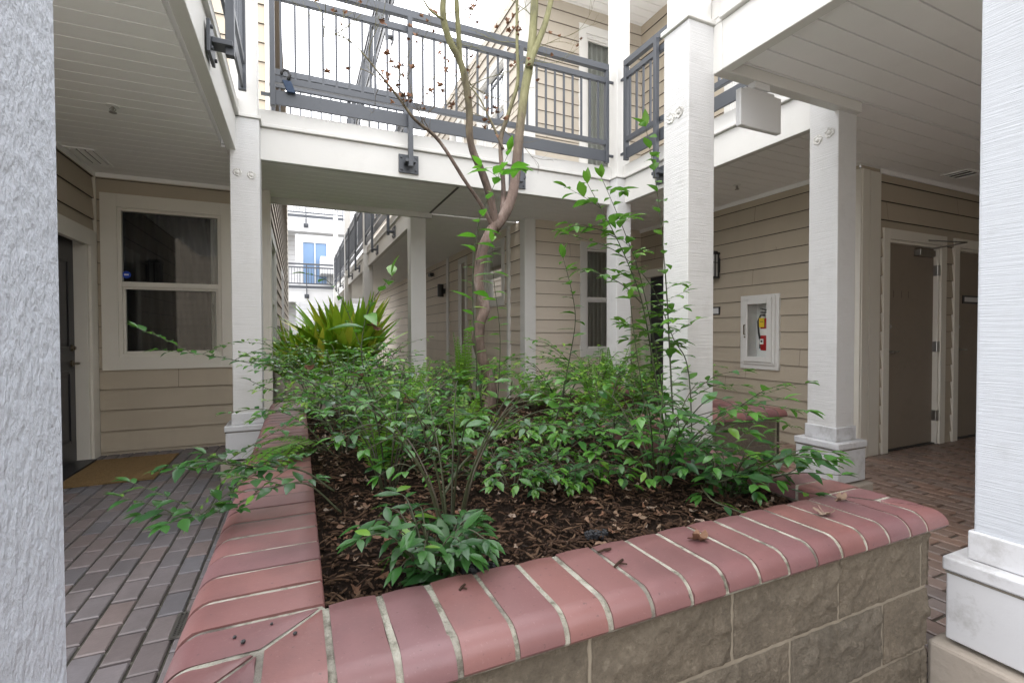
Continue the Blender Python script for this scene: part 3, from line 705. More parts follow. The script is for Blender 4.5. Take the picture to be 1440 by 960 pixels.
# soffit vents and sprinklers
def vent(label, x0, x1, y0, y1):
    t = thing('soffit_vent', label, 'vent', ((x0+x1)/2, (y0+y1)/2, ZS), 'white soffit vents')
    m = MB(); z = ZS-.012; w = .02
    m.box(x0, x1, y0, y0+w, z, ZS-.001); m.box(x0, x1, y1-w, y1, z, ZS-.001); m.box(x0, x0+w, y0+w, y1-w, z, ZS-.001); m.box(x1-w, x1, y0+w, y1-w, z, ZS-.001)
    m.build('frame', SOFF, t, bevel=.002)
    m = MB(); m.box(x0+w, x1-w, y0+w, y1-w, ZS-.003, ZS-.001); m.build('opening', DARKM, t)
    n = 3
    for k in range(n):
        a = x0+w+(x1-x0-2*w)*(k+.5)/n; m = MB(); m.obox((a, (y0+y1)/2, ZS-.010), Vector((.017, 0, .006)), Vector((0, (y1-y0)/2-w, 0)), Vector((-.001, 0, .003))); m.build('slat', SOFF, t)
vent('white slatted vent in the left walkway soffit above the black door', -1.76, -1.55, 5.12, 5.56)
vent('white slatted vent in the right walkway soffit by the service doors', 5.85, 6.15, 2.38, 2.60)
def sprinkler(label, x, y):
    t = thing('sprinkler_head', label, 'sprinkler', (x, y, ZS), 'ceiling sprinkler heads')
    m = MB(); m.cyl((x, y, ZS-.008), (x, y, ZS-.001), .038, 20); m.build('escutcheon', PLASTW, t)
    m = MB(); m.cyl((x, y, ZS-.045), (x, y, ZS-.008), .008, 10); m.cyl((x, y, ZS-.05), (x, y, ZS-.045), .022, 12)
    for s_ in (-1, 1): m.tube([(x+s_*.004, y, ZS-.01), (x+s_*.018, y, ZS-.028), (x+s_*.004, y, ZS-.044)], .003, 6)
    m.build('head', STEEL, t)
sprinkler('small sprinkler head in the left walkway soffit', -1.14, 4.10)
sprinkler('small sprinkler head in the right soffit left of the service doors', 4.25, 3.64)
# extinguisher cabinet and extinguisher
cab = thing('extinguisher_cabinet', 'white glazed fire extinguisher cabinet set in the clapboard wall', 'cabinet', fX.p(3.78, 0, .77))
m = MB(); frame4(m, fX, 3.535, 4.03, .765, 1.61, .055, -.01, .034); m.build('frame', TRIM, cab, bevel=.004)
m = MB(); fX.box(m, 3.62, 3.955, -.15, -.145, .86, 1.56)
for (a, b_) in ((3.615, 3.62), (3.955, 3.96)): fX.box(m, a, b_, -.15, .03, .86, 1.56)
for (a, b_) in ((.855, .86), (1.56, 1.565)): fX.box(m, 3.615, 3.96, -.15, .03, a, b_)
m.build('box_lining', PLASTW, cab)
m = MB(); frame4(m, fX, 3.575, 4.0, .82, 1.59, .04, .02, .052); m.build('surround', TRIM, cab, bevel=.004)
m = MB(); frame4(m, fX, 3.605, 3.97, .85, 1.565, .058, .045, .068); dd = m.build('door', TRIM, cab, bevel=.004)
m = MB(); m.quad(fX.p(3.655, .055, .90), fX.p(3.92, .055, .90), fX.p(3.92, .055, 1.515), fX.p(3.655, .055, 1.515)); sub(m, 'pane', GLASSC, dd)
m = MB(); q = Vector(fX.p(3.94, .068, 1.16)); n = fX.n
m.tube([q, q+n*.02, q+n*.02+Vector((0, 0, .11)), q+Vector((0, 0, .11))], .006, 8); m.cyl(q+Vector((0, 0, -.03)), q+Vector((0, 0, -.03))+n*.008, .009, 10); sub(m, 'handle', BRASS, dd)
ex = thing('fire_extinguisher', 'red fire extinguisher with yellow tag standing inside the white cabinet', 'fire extinguisher', fX.p(3.75, -.06, .87))
c = Vector(fX.p(3.755, -.055, .98)); r = .062
m = MB(); m.tube([c+Vector((0, 0, z)) for z in (0, .01, .30, .335, .355, .365)], [r*.9, r, r, r*.75, r*.4, r*.3], 24); m.build('cylinder', RED, ex, smooth=True)
m = MB(); m.tube([c+Vector((0, 0, z)) for z in (.17, .245)], [r+.0015]*2, 24, False); lab = m.build('label_band', LABELW, ex, smooth=True)
nn = fX.n; yy = Vector((0, 1, 0)); zz = Vector((0, 0, 1))
def patch(name, mat, ctr, aw, ah, parent):
    m = MB(); p = ctr; m.quad(p-yy*aw-zz*ah, p+yy*aw-zz*ah, p+yy*aw+zz*ah, p-yy*aw+zz*ah); return m.build(name, mat, parent)
m = MB(); m.obox(c+zz*-.055-nn*.0, nn*.05, yy*.05, zz*.052); m.build('shelf', PLASTW, cab)
patch('class_label', LABELW, c+nn*(r+.003)+zz*.10+yy*.012, .024, .03, ex); patch('class_symbol', DARKM, c+nn*(r+.0045)+zz*.103+yy*.012, .012, .012, ex)
patch('inspection_tag', YEL, c+nn*(r+.012)+zz*.315+yy*.005, .033, .052, ex); patch('tag_print', BRASS, c+nn*(r+.0135)+zz*.325+yy*.005, .020, .004, ex)
m = MB(); m.cyl(c+zz*.36, c+zz*.41, .018, 12); m.obox(c+zz*.43+nn*.03, nn*.06, yy*.009, zz*.008+nn*.0); m.obox(c+zz*.46+nn*.03, nn*.065+zz*.012, yy*.009, zz*.006)
m.cyl(c+zz*.40-yy*.03, c+zz*.40, .014, 10); m.build('valve', STEEL, ex)
m = MB(); m.tube([c+zz*.40+yy*.015, c+zz*.40+yy*.06+nn*.02, c+zz*.33+yy*.088+nn*.03, c+zz*.20+yy*.085+nn*.02, c+zz*.09+yy*.068+nn*.01], [.010]*5, 10); m.cyl(c+zz*.09+yy*.068+nn*.01, c+zz*.02+yy*.066+nn*.01, .013, 10, .016)
m.build('hose', DARKM, ex, smooth=True)
# hook with a navy strap on the bridge railing
t = thing('hanging_strap', 'dark curved handle with navy strap hooked on the left end of the bridge railing', 'strap', (-.02, YB-.05, 3.3))
p0 = at_y(405, 130, YB-.10); p1 = at_y(412, 131, YB-.10)
m = MB(); a = at_y(410, 131, YB-.09); b_ = at_y(403, 114, YB-.09); dx = Vector((.035, 0, 0))
m.obox((a+b_)/2, dx, Vector((0, .012, 0)), (b_-a)/2); m.build('strap', NAVY, t, bevel=.004)
m = MB(); m.tube([at_y(x_, y_, YB-.09) for x_, y_ in ((405, 113), (408, 106), (405, 100), (400, 98.5), (396, 101), (396, 105))], .012, 10); m.build('handle', DARKM, t, smooth=True)
# doormat
t = thing('doormat', 'tan coir doormat in front of the black front door', 'doormat', (-1.4, 5.15, 0), rz=D2R(-1.5))
m = MB(); nx, ny = 50, 80; x0, x1, y0, y1 = -1.72, -1.09, 4.72, 5.60
vs = [(x0+(x1-x0)*i/nx, y0+(y1-y0)*j/ny, .016+RR.uniform(-.0018, .0018)) for j in range(ny+1) for i in range(nx+1)]
m.add(vs, [(j*(nx+1)+i, j*(nx+1)+i+1, (j+1)*(nx+1)+i+1, (j+1)*(nx+1)+i) for j in range(ny) for i in range(nx)]); m.build('pile', COIR, t)
m = MB(); m.box(x0-.002, x1+.002, y0-.002, y1+.002, .003, .0135); m.build('backing', COIR, t, bevel=.002)
# drain grate beside the planter
t = thing('drain_grate', 'small dark drain grate in the pavers beside the planter', 'drain grate', (-.40, 2.31, 0))
m = MB(); x0, x1, y0, y1 = -.475, -.365, 2.21, 2.40
m.box(x0, x1, y0, y0+.012, .001, .008); m.box(x0, x1, y1-.012, y1, .001, .008); m.box(x0, x0+.012, y0+.012, y1-.012, .001, .008); m.box(x1-.012, x1, y0+.012, y1-.012, .001, .008)
for k in range(1, 7): m.box(x0+.012+(x1-x0-.024)*k/7-.003, x0+.012+(x1-x0-.024)*k/7+.003, y0+.012, y1-.012, .002, .007)
for k in range(1, 12): m.box(x0+.012, x1-.012, y0+.012+(y1-y0-.024)*k/12-.003, y0+.012+(y1-y0-.024)*k/12+.003, .002, .0065)
m.build('grid', STEEL, t)
m = MB(); m.box(x0+.004, x1-.004, y0+.004, y1-.004, -.002, .0012); m.build('pit', DARKM, t)

# ------------------------------------------------------------------ planter: block walls with brick coping
plan = thing('planter', 'raised L-shaped planter of rough blocks with red bullnose brick coping', 'planter', (.9, .83, 0))
cop, mor = MB(), MB()
def profile(w, r=.052, inner=0.0):
    P = [(inner, COPB+.004), (inner, COPZ-.004), (inner+.004, COPZ)]
    P += [(inner+(w-r-inner)*k/4, COPZ) for k in range(1, 5)]
    for k in range(1, 9):
        a = math.pi/2*k/8; P.append((w-r+r*math.sin(a), COPZ-r+r*math.cos(a)))
    P += [(w, COPB+.008), (w-.006, COPB), (inner+.01, COPB)]
    return P
def run_brick(to, w, s0, s1, u0=0.0, mb=None, shrink=0.0, dz=0.0, nseg=3, drop=0.0, outdrop=0.0):
    """one coping brick: s0(u), s1(u) bound it along the run; to(u,s,z) maps to world"""
    mb = mb or cop; P = profile(w-outdrop, inner=u0+shrink*0); vs = []; fs = []; n = len(P)
    bow = RR.uniform(-.0012, .0012); tilt = RR.uniform(-.004, .004)
    for k in range(nseg+1):
        t = k/nseg
        for (u, z) in P:
            a, b_ = s0(u), s1(u)
            ins = .0035*(1 if k in (0, nseg) and z > COPB+.02 else 0)*0
            s = a+shrink+(b_-a-2*shrink)*t
            e = (.0022 if k in (0, nseg) else 0)
            zz_ = z-drop-(e if z > COPB+.01 else 0)+dz+tilt*(u-w/2)
            if k in (0, nseg) and mb is cop:
                q_ = Vector((u*40, s*3, z*40)); s += (1 if k == 0 else -1)*max(0, noise.noise(q_)*.004+noise.noise(q_*2.7)*.003)
            vs.append(to(u, s, zz_))
    for k in range(nseg):
        for i in range(n):
            j = (i+1) % n; fs.append((k*n+i, k*n+j, (k+1)*n+j, (k+1)*n+i))
    fs.append(tuple(range(n))); fs.append(tuple(nseg*n+i for i in reversed(range(n))))
    b0 = len(mb.v); mb.cur = RR.random(); mb.add(vs, fs)
def K(c): return lambda u: c
def coping_run(to, w, a, b, n, first=None, last=None, u0=0.0):
    st = (b-a)/n; J = [a]+[a+st*k+RR.uniform(-.004, .004) for k in range(1, n)]+[b]
    for k in range(n):
        s0 = first if (k == 0 and first) else K(J[k]); s1 = last if (k == n-1 and last) else K(J[k+1])
        run_brick(to, w, s0, s1, mb=cop, shrink=RR.uniform(.0052, .0080), dz=RR.uniform(-.0018, .0018), u0=u0)
    run_brick(to, w, first or K(a), last or K(b), mb=mor, drop=.0035, outdrop=.0035, nseg=8, u0=u0+.002)
IX0, IX1, IY0 = .046, 1.722, 1.083        # inner edges
OX0, OX1, OY0 = -.228, 1.945, .825        # outer edges
wL, wF, wR = IX0-OX0, IY0-OY0, OX1-IX1
front = lambda u, s, z: (s, IY0-u, z)
left = lambda u, s, z: (IX0-u, s, z)
right = lambda u, s, z: (IX1+u, s, z)
coping_run(front, wF, IX0+.0, IX1, 15)
coping_run(left, wL, IY0, 4.45, 29)
coping_run(right, wR, IY0, 2.45+.26, 14)
# mitred corners: each half split once more across
for (to_a, to_b, wa, wb, ca, cb, sa, sb) in ((front, left, wF, wL, IX0, IY0, -1, -1), (front, right, wF, wR, IX1, IY0, 1, -1)):
    ha = wa*.45; hb = wb*.45
    for to, w, wo, c0, sgn in ((to_a, wa, wb, ca, sa), (to_b, wb, wa, cb, sb)):
        kk = wo/w; hh = .42
        mit = lambda u, c0=c0, sgn=sgn, kk=kk: c0+sgn*u*kk
        lim = c0+sgn*wo*hh
        near = (lambda u, c0=c0, sgn=sgn, kk=kk, wo=wo: c0+sgn*min(u*kk, wo*hh))
        if sgn < 0:
            run_brick(to, w, near, K(c0), u0=.012, shrink=.006); run_brick(to, w, mit, K(lim), u0=w*hh+.012, shrink=.006)
            run_brick(to, w, mit, K(c0), u0=.001, mb=mor, drop=.0035, outdrop=.0035)
        else:
            run_brick(to, w, K(c0), near, u0=.012, shrink=.006); run_brick(to, w, K(lim), mit, u0=w*hh+.012, shrink=.006)
            run_brick(to, w, K(c0), mit, u0=.001, mb=mor, drop=.0035, outdrop=.0035)
# the arm behind the column
armf = lambda u, s, z: (s, 2.71-u, z)
coping_run(armf, .29, OX1+.005, 3.38, 13)
armr = lambda u, s, z: (3.12+u, s, z)
coping_run(armr, .26, 2.715, 4.45, 15)
o = cop.build('coping', COPE, plan, smooth=True)
md = o.modifiers.new('edge', 'EDGE_SPLIT'); md.split_angle = D2R(50)
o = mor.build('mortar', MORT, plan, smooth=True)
md = o.modifiers.new('edge', 'EDGE_SPLIT'); md.split_angle = D2R(50)
# block faces
blk, bmo = MB(), MB()
def block_face(org, d, n, length, first_off, z_joints, rough=.019, blen=.43, res=.011):
    """split-face blocks; org at outer face, d along, n outward"""
    o = Vector(org); d = Vector(d); n = Vector(n)
    for row, (z0, z1) in enumerate(z_joints):
        s = -first_off[row % 2]
        while s < length:
            a, b_ = max(s+.005, 0), min(s+blen-.005, length)
            if b_-a > .03:
                blk.cur = RR.random(); nx_ = max(2, int((b_-a)/res)); nz = max(2, int((z1-z0)/res)); vs = []
                zz0, zz1 = z0+.005, z1-.005
                for j in range(nz+1):
                    for i in range(nx_+1):
                        u = a+(b_-a)*i/nx_; z = zz0+(zz1-zz0)*j/nz; p = o+d*u+Vector((0, 0, z))
                        q = noise.noise(p*9)*.9+noise.noise(p*28)*.6+noise.noise(p*70)*.35
                        h = max(-.0035, rough*q+.003*noise.noise(p*130))
                        if i in (0, nx_) or j in (0, nz): h = -.0045+.0015*noise.noise(p*60)
                        if i in (0, nx_): p = p+d*(.004*noise.noise(p*45))
                        if j in (0, nz): p = p+Vector((0, 0, .0035*noise.noise(p*45+Vector((7, 3, 1)))))
                        vs.append(p+n*h)
                fs = [(j*(nx_+1)+i, j*(nx_+1)+i+1, (j+1)*(nx_+1)+i+1, (j+1)*(nx_+1)+i) for j in range(nz) for i in range(nx_)]
                blk.add(vs, fs)
            s += blen
ROWS = [(-.06, .143), (.143, .346), (.346, .549)]
block_face((OX0+.04, OY0+.035, 0), (1, 0, 0), (0, -1, 0), OX1-OX0-.085, (.10, .31), ROWS)
block_face((OX0+.04, OY0+.035, 0), (0, 1, 0), (-1, 0, 0), 3.6, (.2, .0), ROWS, res=.04)
block_face((OX1-.045, OY0+.035, 0), (0, 1, 0), (1, 0, 0), 1.6, (.2, .0), ROWS, res=.02)
block_face((OX1-.04, 2.455, 0), (1, 0, 0), (0, -1, 0), 1.38, (.1, .3), ROWS, res=.03)
block_face((3.335, 2.455, 0), (0, 1, 0), (1, 0, 0), 2.0, (.1, .3), ROWS, res=.03)
blk.build('block_wall', BLOCK, plan, smooth=True)
e = .0475
bmo.box(OX0+e, OX1-e-.005, OY0+.0415, OY0+.20, -.01, COPB-.001); bmo.box(OX0+e, OX0+.2, OY0+.2, 4.44, -.01, COPB-.001); bmo.box(OX1-.18, OX1-e-.005, OY0+.2, 2.6, -.01, COPB-.001)
bmo.box(OX1-.18, 3.32, 2.469, 2.6, -.01, COPB-.001); bmo.box(3.15, 3.32, 2.6, 4.44, -.01, COPB-.001)
bmo.box(-.18, 3.32, 4.441, 4.46, -.01, .50)
bmo.build('block_mortar', BMORT, plan)

# second bed beyond the bridge
bed = thing('planter', 'low far planting bed holding the strap plant in the passage', 'planter', (.5, 6.3, 0))
m = MB(); m.box(-.15, 1.2, 6.25, 6.35, -.01, .62); m.box(-.15, -.05, 6.35, 9.5, -.01, .62); m.box(1.1, 1.2, 6.35, 9.5, -.01, .62); m.box(-.05, 1.1, 9.4, 9.5, -.01, .62)
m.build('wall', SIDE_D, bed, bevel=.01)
m = MB(); m.box(-.05, 1.1, 6.35, 9.4, .3, .58); m.build('soil', SOIL, bed)

# ------------------------------------------------------------------ mulch
def soil_z(x, y):
    return .535+.018*noise.noise(Vector((x*1.7, y*1.7, 3)))+.010*noise.noise(Vector((x*6, y*6, 1)))+.03*math.exp(-((x-1.5)**2+(y-3.8)**2)/.3)+.02*math.exp(-((x-.9)**2+(y-1.5)**2)/.15)
m = MB(); nx, ny = 64, 66; X0, X1, Y0, Y1 = -.05, 3.2, 1.0, 4.44
def sv(i, j):
    x, y = X0+(X1-X0)*i/nx, Y0+(Y1-Y0)*j/ny; return (x, y, soil_z(x, y)-.012)
fs = []
vs = [sv(i, j) for j in range(ny+1) for i in range(nx+1)]
for j in range(ny):
    for i in range(nx):
        x, y = X0+(X1-X0)*(i+.5)/nx, Y0+(Y1-Y0)*(j+.5)/ny
        if x < 1.80 or y > 2.60: fs.append((j*(nx+1)+i, j*(nx+1)+i+1, (j+1)*(nx+1)+i+1, (j+1)*(nx+1)+i))
m.add(vs, fs); tag(m.build('mulch_bed', SOIL, smooth=True), kind='structure')
m = MB()
def inbed(x, y): return IX0+.004 < x and y > IY0+.004 and (x < IX1-.004 or y > 2.72) and x < 3.1 and y < 4.4
def chip(x, y, L, W, T, dark):
    a = RR.uniform(0, math.pi); p = RR.uniform(-.35, .35); q = RR.uniform(-.5, .5)
    ax = Vector((math.cos(a)*math.cos(p), math.sin(a)*math.cos(p), math.sin(p))); ay = Vector((-math.sin(a), math.cos(a), q)).normalized()
    az = ax.cross(ay).normalized(); ay = az.cross(ax)
    c = Vector((x, y, soil_z(x, y)-.004+RR.uniform(0, .016)))
    m.cur = dark; k = RR.uniform(.3, .9); b_ = RR.uniform(-.25, .25)*L
    P = [c-ax*L-az*T, c-ax*L*.35-ay*W*k+az*b_*.4, c+ax*L*.45-ay*W+az*b_*.3, c+ax*L-az*T, c+ax*L*.35+ay*W*k+az*b_*.4, c-ax*L*.5+ay*W+az*b_*.3]
    Q = [p_+az*2*T for p_ in P]
    m.add(P+Q, [(6, 7, 10, 11), (7, 8, 9, 10), (0, 1, 7, 6), (1, 2, 8, 7), (2, 3, 9, 8), (3, 4, 10, 9), (4, 5, 11, 10), (5, 0, 6, 11)])
n_ = 0
while n_ < 15000:
    y = IY0+(RR.random()**1.7)*3.2; x = RR.uniform(IX0, 3.1)
    if not inbed(x, y): continue
    near = y < 2.0
    L = RR.choice((.004, .006, .008, .010, .013, .016, .022, .032))*RR.uniform(.6, 1.1)
    chip(x, y, L, min(L*.6, RR.uniform(.0015, .0055)), RR.uniform(.0008, .0025), min(1, max(0, RR.gauss(.42, .22)+(.12 if y > 1.7 else 0)))); n_ += 1
tag(m.build('bark_mulch', MULCH), 'brown shredded bark mulch covering the planter soil', 'mulch', kind='stuff')

# ------------------------------------------------------------------ foliage kit
def leaf(mb, base, d, up, L, W, droop=.25, fold=.25, tintv=.5, wav=0.0):
    d = d.normalized(); side = d.cross(up)
    if side.length < 1e-4: side = d.orthogonal()
    side.normalize(); upv = side.cross(d).normalized()
    T = (0, .22, .48, .75, 1.0); WD = (.06, .72, 1.0, .62, .0); vs = []
    for k, (t, wd) in enumerate(zip(T, WD)):
        c = base+d*(L*t*(1-.12*droop*t))-upv*(L*droop*t*t)
        w = W*.5*wd; lift = fold*w + wav*W*math.sin(k*2.1)
        vs += [c-side*w+upv*lift, c, c+side*w+upv*lift*.8]
    fs = []
    for k in range(4):
        a = k*3
        if k < 3: fs += [(a, a+1, a+4, a+3), (a+1, a+2, a+5, a+4)]
        else: fs += [(a, a+1, a+4), (a+1, a+2, a+4)]
    mb.cur = tintv; mb.add(vs, fs)
def smooth_path(pts, step):
    pts = [Vector(p) for p in pts]; P = [pts[0]*2-pts[1]]+pts+[pts[-1]*2-pts[-2]]; out = []
    for i in range(1, len(P)-2):
        L = (P[i+1]-P[i]).length; n = max(1, int(L/step))
        for k in range(n):
            t = k/n; a, b, c, d = P[i-1], P[i], P[i+1], P[i+2]
            out.append(.5*((2*b)+(c-a)*t+(2*a-5*b+4*c-d)*t*t+(3*b-a-3*c+d)*t**3))
    out.append(pts[-1]); return out
UPV = Vector((0, 0, 1))
def leafy(fol, stem, pts, r0, r1, L, W, start=.15, step=.045, dens=1.0, tint=(.2, .9), spread=1.0, rows=2, droop=.25, stemtint=.4, jitter=.35, tw=0):
    P = smooth_path(pts, max(.012, min(.03, step*.6))); n = len(P)
    stem.cur = stemtint; stem.tube(P, [r0+(r1-r0)*i/(n-1) for i in range(n)], 5)
    fa = RR.uniform(-.55, .55)
    acc = 0; k = RR.randint(0, 1); total = sum((P[i+1]-P[i]).length for i in range(n-1)); run = 0
    for i in range(n-1):
        seg = (P[i+1]-P[i]); l = seg.length; run += l; acc += l
        if run/total < start or acc < step: continue
        acc = RR.uniform(-.2, .2)*step
        if RR.random() > dens: continue
        t = seg.normalized(); k += 1
        side = t.cross(UPV)
        if side.length < .25:
            an = fa+RR.uniform(-.5, .5); side = Vector((math.cos(an), math.sin(an), 0))
        side.normalize(); sg = 1 if k % 2 else -1
        nleaf = 1 if rows == 2 else 2
        for q in range(nleaf):
            dd = side*sg*(1 if q == 0 else -1)*spread + t*(.55 if abs(t.z) < .75 else .2) + UPV*RR.uniform(-.1, .25) + Vector((RR.uniform(-1, 1), RR.uniform(-1, 1), RR.uniform(-1, 1)))*jitter
            up = (UPV+Vector((RR.uniform(-1, 1), RR.uniform(-1, 1), 0))*.35).normalized()
            s = RR.uniform(.55, 1.2)*(1-.25*max(0, run/total-.85)/.15)
            leaf(fol, P[i+1], dd, up, L*s, W*s, droop*RR.uniform(.3, 1.6), RR.uniform(.1, .4), RR.uniform(*tint) if RR.random() > .04 else 1.0)
    for q in range(tw):
        i = int(n*RR.uniform(.35, .97)); i = min(n-2, i); t = (P[i+1]-P[i]).normalized(); an = fa+(math.pi if q % 2 else 0)+RR.uniform(-.7, .7)
        d = Vector((math.cos(an), math.sin(an), RR.uniform(.1, .7))); l = RR.uniform(.08, .2)
        leafy(fol, stem, [P[i], P[i]+d*l*.5, P[i]+d*l+Vector((0, 0, -.01))], r1*1.2, r1*.6, L, W, .15, step*.8, 1.0, tint, jitter=.3)
    # leaf pair at the tip
    t = (P[-1]-P[-2]).normalized()
    for q in range(2):
        leaf(fol, P[-1], t+Vector((RR.uniform(-1, 1), RR.uniform(-1, 1), RR.uniform(-.3, .6)))*.6, UPV, L*.75, W*.75, droop, .3, min(1, tint[1]))
def shrub(label, x, y, h, nst, reach, L=.055, W=.024, mat=LEAF, step=.040, dens=.9, tint=(.1, .9), branch=3, group='glossy-leaved shrubs in the planter', name='shrub', whips=(), start=.2, side_bias=(0, 0), bare=.0):
    z = soil_z(x, y)-.02 if inbed(x, y) else .5
    t = thing(name, label, 'shrub', (x, y, z), group); fo, st = MB(), MB()
    for k in range(nst):
        an = 2*math.pi*(k+RR.uniform(-.3, .3))/nst
        dx, dy = math.cos(an)*reach*RR.uniform(.4, 1.1)+side_bias[0], math.sin(an)*reach*RR.uniform(.4, 1.1)+side_bias[1]
        hh = h*RR.uniform(.6, 1.1)
        b = Vector((x+math.cos(an)*.02, y+math.sin(an)*.02, z))
        p1 = b+Vector((dx*.22, dy*.22, hh*.5)); p2 = b+Vector((dx*.65, dy*.65, hh*.92)); p3 = b+Vector((dx*1.1, dy*1.1, hh*RR.uniform(.85, 1.1)))
        leafy(fo, st, [b, p1, p2, p3], .0045, .0012, L, W, start=max(start, bare), step=step, dens=dens, tint=tint, stemtint=RR.random())
        for q in range(branch):
            tt = RR.uniform(.35, .9); pb = p1.lerp(p2, (tt-.35)/.55); a2 = an+RR.uniform(-1.4, 1.4); ll = reach*RR.uniform(.3, .75)
            e = pb+Vector((math.cos(a2)*ll, math.sin(a2)*ll, hh*RR.uniform(-.05, .3)))
            mdp = pb.lerp(e, .5)+Vector((0, 0, .03))
            leafy(fo, st, [pb, mdp, e], .0022, .0008, L*.9, W*.9, start=.1, step=step*.9, dens=dens, tint=tint, stemtint=RR.random())
    for (pts, Ls, kw) in whips:
        leafy(fo, st, pts, kw.pop('r0', .0055), .0013, Ls, Ls*.46, **kw)
    st.build('stem', STEM, t, smooth=True); fo.build('foliage', mat, t, smooth=True)
    return t
def pxs(pts, Y, dY=0.0):
    n = len(pts); return [at_y(px, py, Y+dY*i/max(1, n-1)) for i, (px, py) in enumerate(pts)]

# tall whips traced along the photographed stems at their depth, each owned by the shrub it grows from
shrub('tall thin shrub with paired bright leaves rising just left of the tree trunk', 1.02, 2.62, .13, 4, .18, mat=LEAFB, whips=[
    (pxs([(690, 640), (683, 600), (675, 553), (668, 480), (665, 400), (672, 320), (684, 285), (702, 245), (716, 214)], 2.62, -.1), .125, dict(start=.2, step=.036, rows=2, tw=3, tint=(.45, .9), jitter=.15, droop=.2, r0=.006)),
    (pxs([(690, 640), (700, 560), (703, 470), (694, 390), (692, 340)], 2.8), .105, dict(start=.25, step=.042, rows=2, tint=(.45, .9), jitter=.2, r0=.004))])
shrub('tall whippy shrub leaning across the column right of the tree, tallest of the shrubs', 1.36, 1.56, .44, 12, .46, L=.085, W=.040, tint=(.05, .75), branch=3, side_bias=(.04, -.02), whips=[
    (pxs([(962, 720), (948, 600), (942, 500), (938, 420), (931, 330), (922, 255), (908, 178)], 1.85), .105, dict(start=.25, step=.040, jitter=.2, r0=.0062, tint=(.6, .95), tw=4)),
    (pxs([(955, 720), (935, 606), (920, 520), (904, 430), (885, 375), (862, 325), (826, 258)], 1.90), .098, dict(start=.25, step=.034, jitter=.25, r0=.0072, tint=(.62, .98), tw=9)),
    (pxs([(952, 720), (930, 540), (903, 400), (877, 323), (846, 250)], 2.0), .098, dict(start=.3, step=.034, jitter=.25, r0=.006, tint=(.62, .98), tw=8)),
    (pxs([(975, 720), (969, 530), (947, 476), (925, 420), (903, 385), (860, 350), (800, 330)], 1.95), .085, dict(start=.35, step=.034, jitter=.25, r0=.0045, tint=(.55, .98), tw=5)),
    (pxs([(904, 428), (875, 400), (842, 385), (812, 378)], 1.93), .085, dict(start=.1, step=.03, jitter=.25, r0=.003, tint=(.62, .98), tw=2)),
    (pxs([(868, 335), (840, 322), (810, 318), (792, 322)], 1.95), .085, dict(start=.1, step=.03, jitter=.25, r0=.003, tint=(.62, .98), tw=2)),
    (pxs([(946, 720), (915, 640), (905, 560), (893, 480), (886, 420)], 1.8), .085, dict(start=.3, step=.034, jitter=.25, r0=.005, tint=(.3, .9), tw=4)),
    (pxs([(940, 690), (990, 610), (1050, 565), (1110, 542)], 1.8), 0.070, dict(start=.2, step=0.025, jitter=.3, r0=.003)),
    (pxs([(950, 700), (1030, 625), (1075, 590), (1118, 600)], 1.7), 0.070, dict(start=.25, step=0.025, jitter=.3, r0=.003))])
shrub('slim upright shrub stem with large dark leaves between the tree and the tall whippy shrub', 1.27, 2.3, .18, 5, .26, L=.082, W=.038, tint=(.1, .8), whips=[
    (pxs([(765, 660), (778, 600), (787, 570), (803, 493), (809, 447), (803, 405), (792, 363)], 2.25), .120, dict(start=.2, step=.034, rows=2, jitter=.2, r0=.0055, tint=(.3, .8)))])
shrub('leaning shrub with broad leaves reaching up in front of the white passage column', .62, 2.35, .30, 5, .30, L=.082, W=.038, tint=(.1, .85), whips=[
    (pxs([(610, 720), (575, 640), (540, 585), (512, 520), (510, 470), (523, 425), (551, 388)], 2.25), 0.145, dict(start=.45, step=0.052, jitter=.2, r0=.005, tint=(.3, .9))),
    (pxs([(600, 700), (560, 600), (520, 520), (484, 428), (458, 393), (430, 385)], 2.5), 0.084, dict(start=.5, step=0.042, jitter=.25, r0=.004, tint=(.3, .9)))])
shrub('sprawling shrub spilling pale shiny sprays left over the brick coping', .34, 2.05, .56, 12, .46, L=.075, W=.034, tint=(.0, .75), side_bias=(-.02, 0), whips=[
    (pxs([(520, 620), (470, 560), (400, 520), (340, 508), (285, 498), (222, 492)], 2.35, .1), 0.070, dict(tw=6, start=.25, step=.022, jitter=.3, r0=.0035, tint=(0, .5))),
    (pxs([(470, 690), (420, 660), (340, 655), (290, 650), (225, 662)], 1.75), 0.066, dict(tw=8, start=.3, step=.020, jitter=.3, r0=.0035, tint=(0, .4))),
    (pxs([(480, 720), (430, 680), (370, 690), (320, 715), (232, 736)], 1.62), 0.062, dict(tw=10, start=.3, step=.018, jitter=.3, r0=.003, tint=(0, .4))),
    (pxs([(470, 640), (420, 590), (370, 575), (320, 580)], 2.2), 0.063, dict(start=.2, step=0.024, jitter=.3, r0=.003, tint=(0, .5))),
    (pxs([(460, 600), (420, 560), (385, 550), (352, 535)], 2.5), 0.063, dict(start=.2, step=0.024, jitter=.3, r0=.003, tint=(.2, .7)))])
shrub('low young plant with broad bluish leaves just behind the front coping', .31, 1.21, .20, 16, .15, L=.080, W=.030, tint=(.0, .35), step=0.021, branch=1, start=.1)
shrub('wispy shrub of bare green stems near the front left corner of the bed', .44, 1.46, .56, 11, .36, L=.06, W=.028, tint=(.0, .6), dens=.5, branch=2, bare=.4)
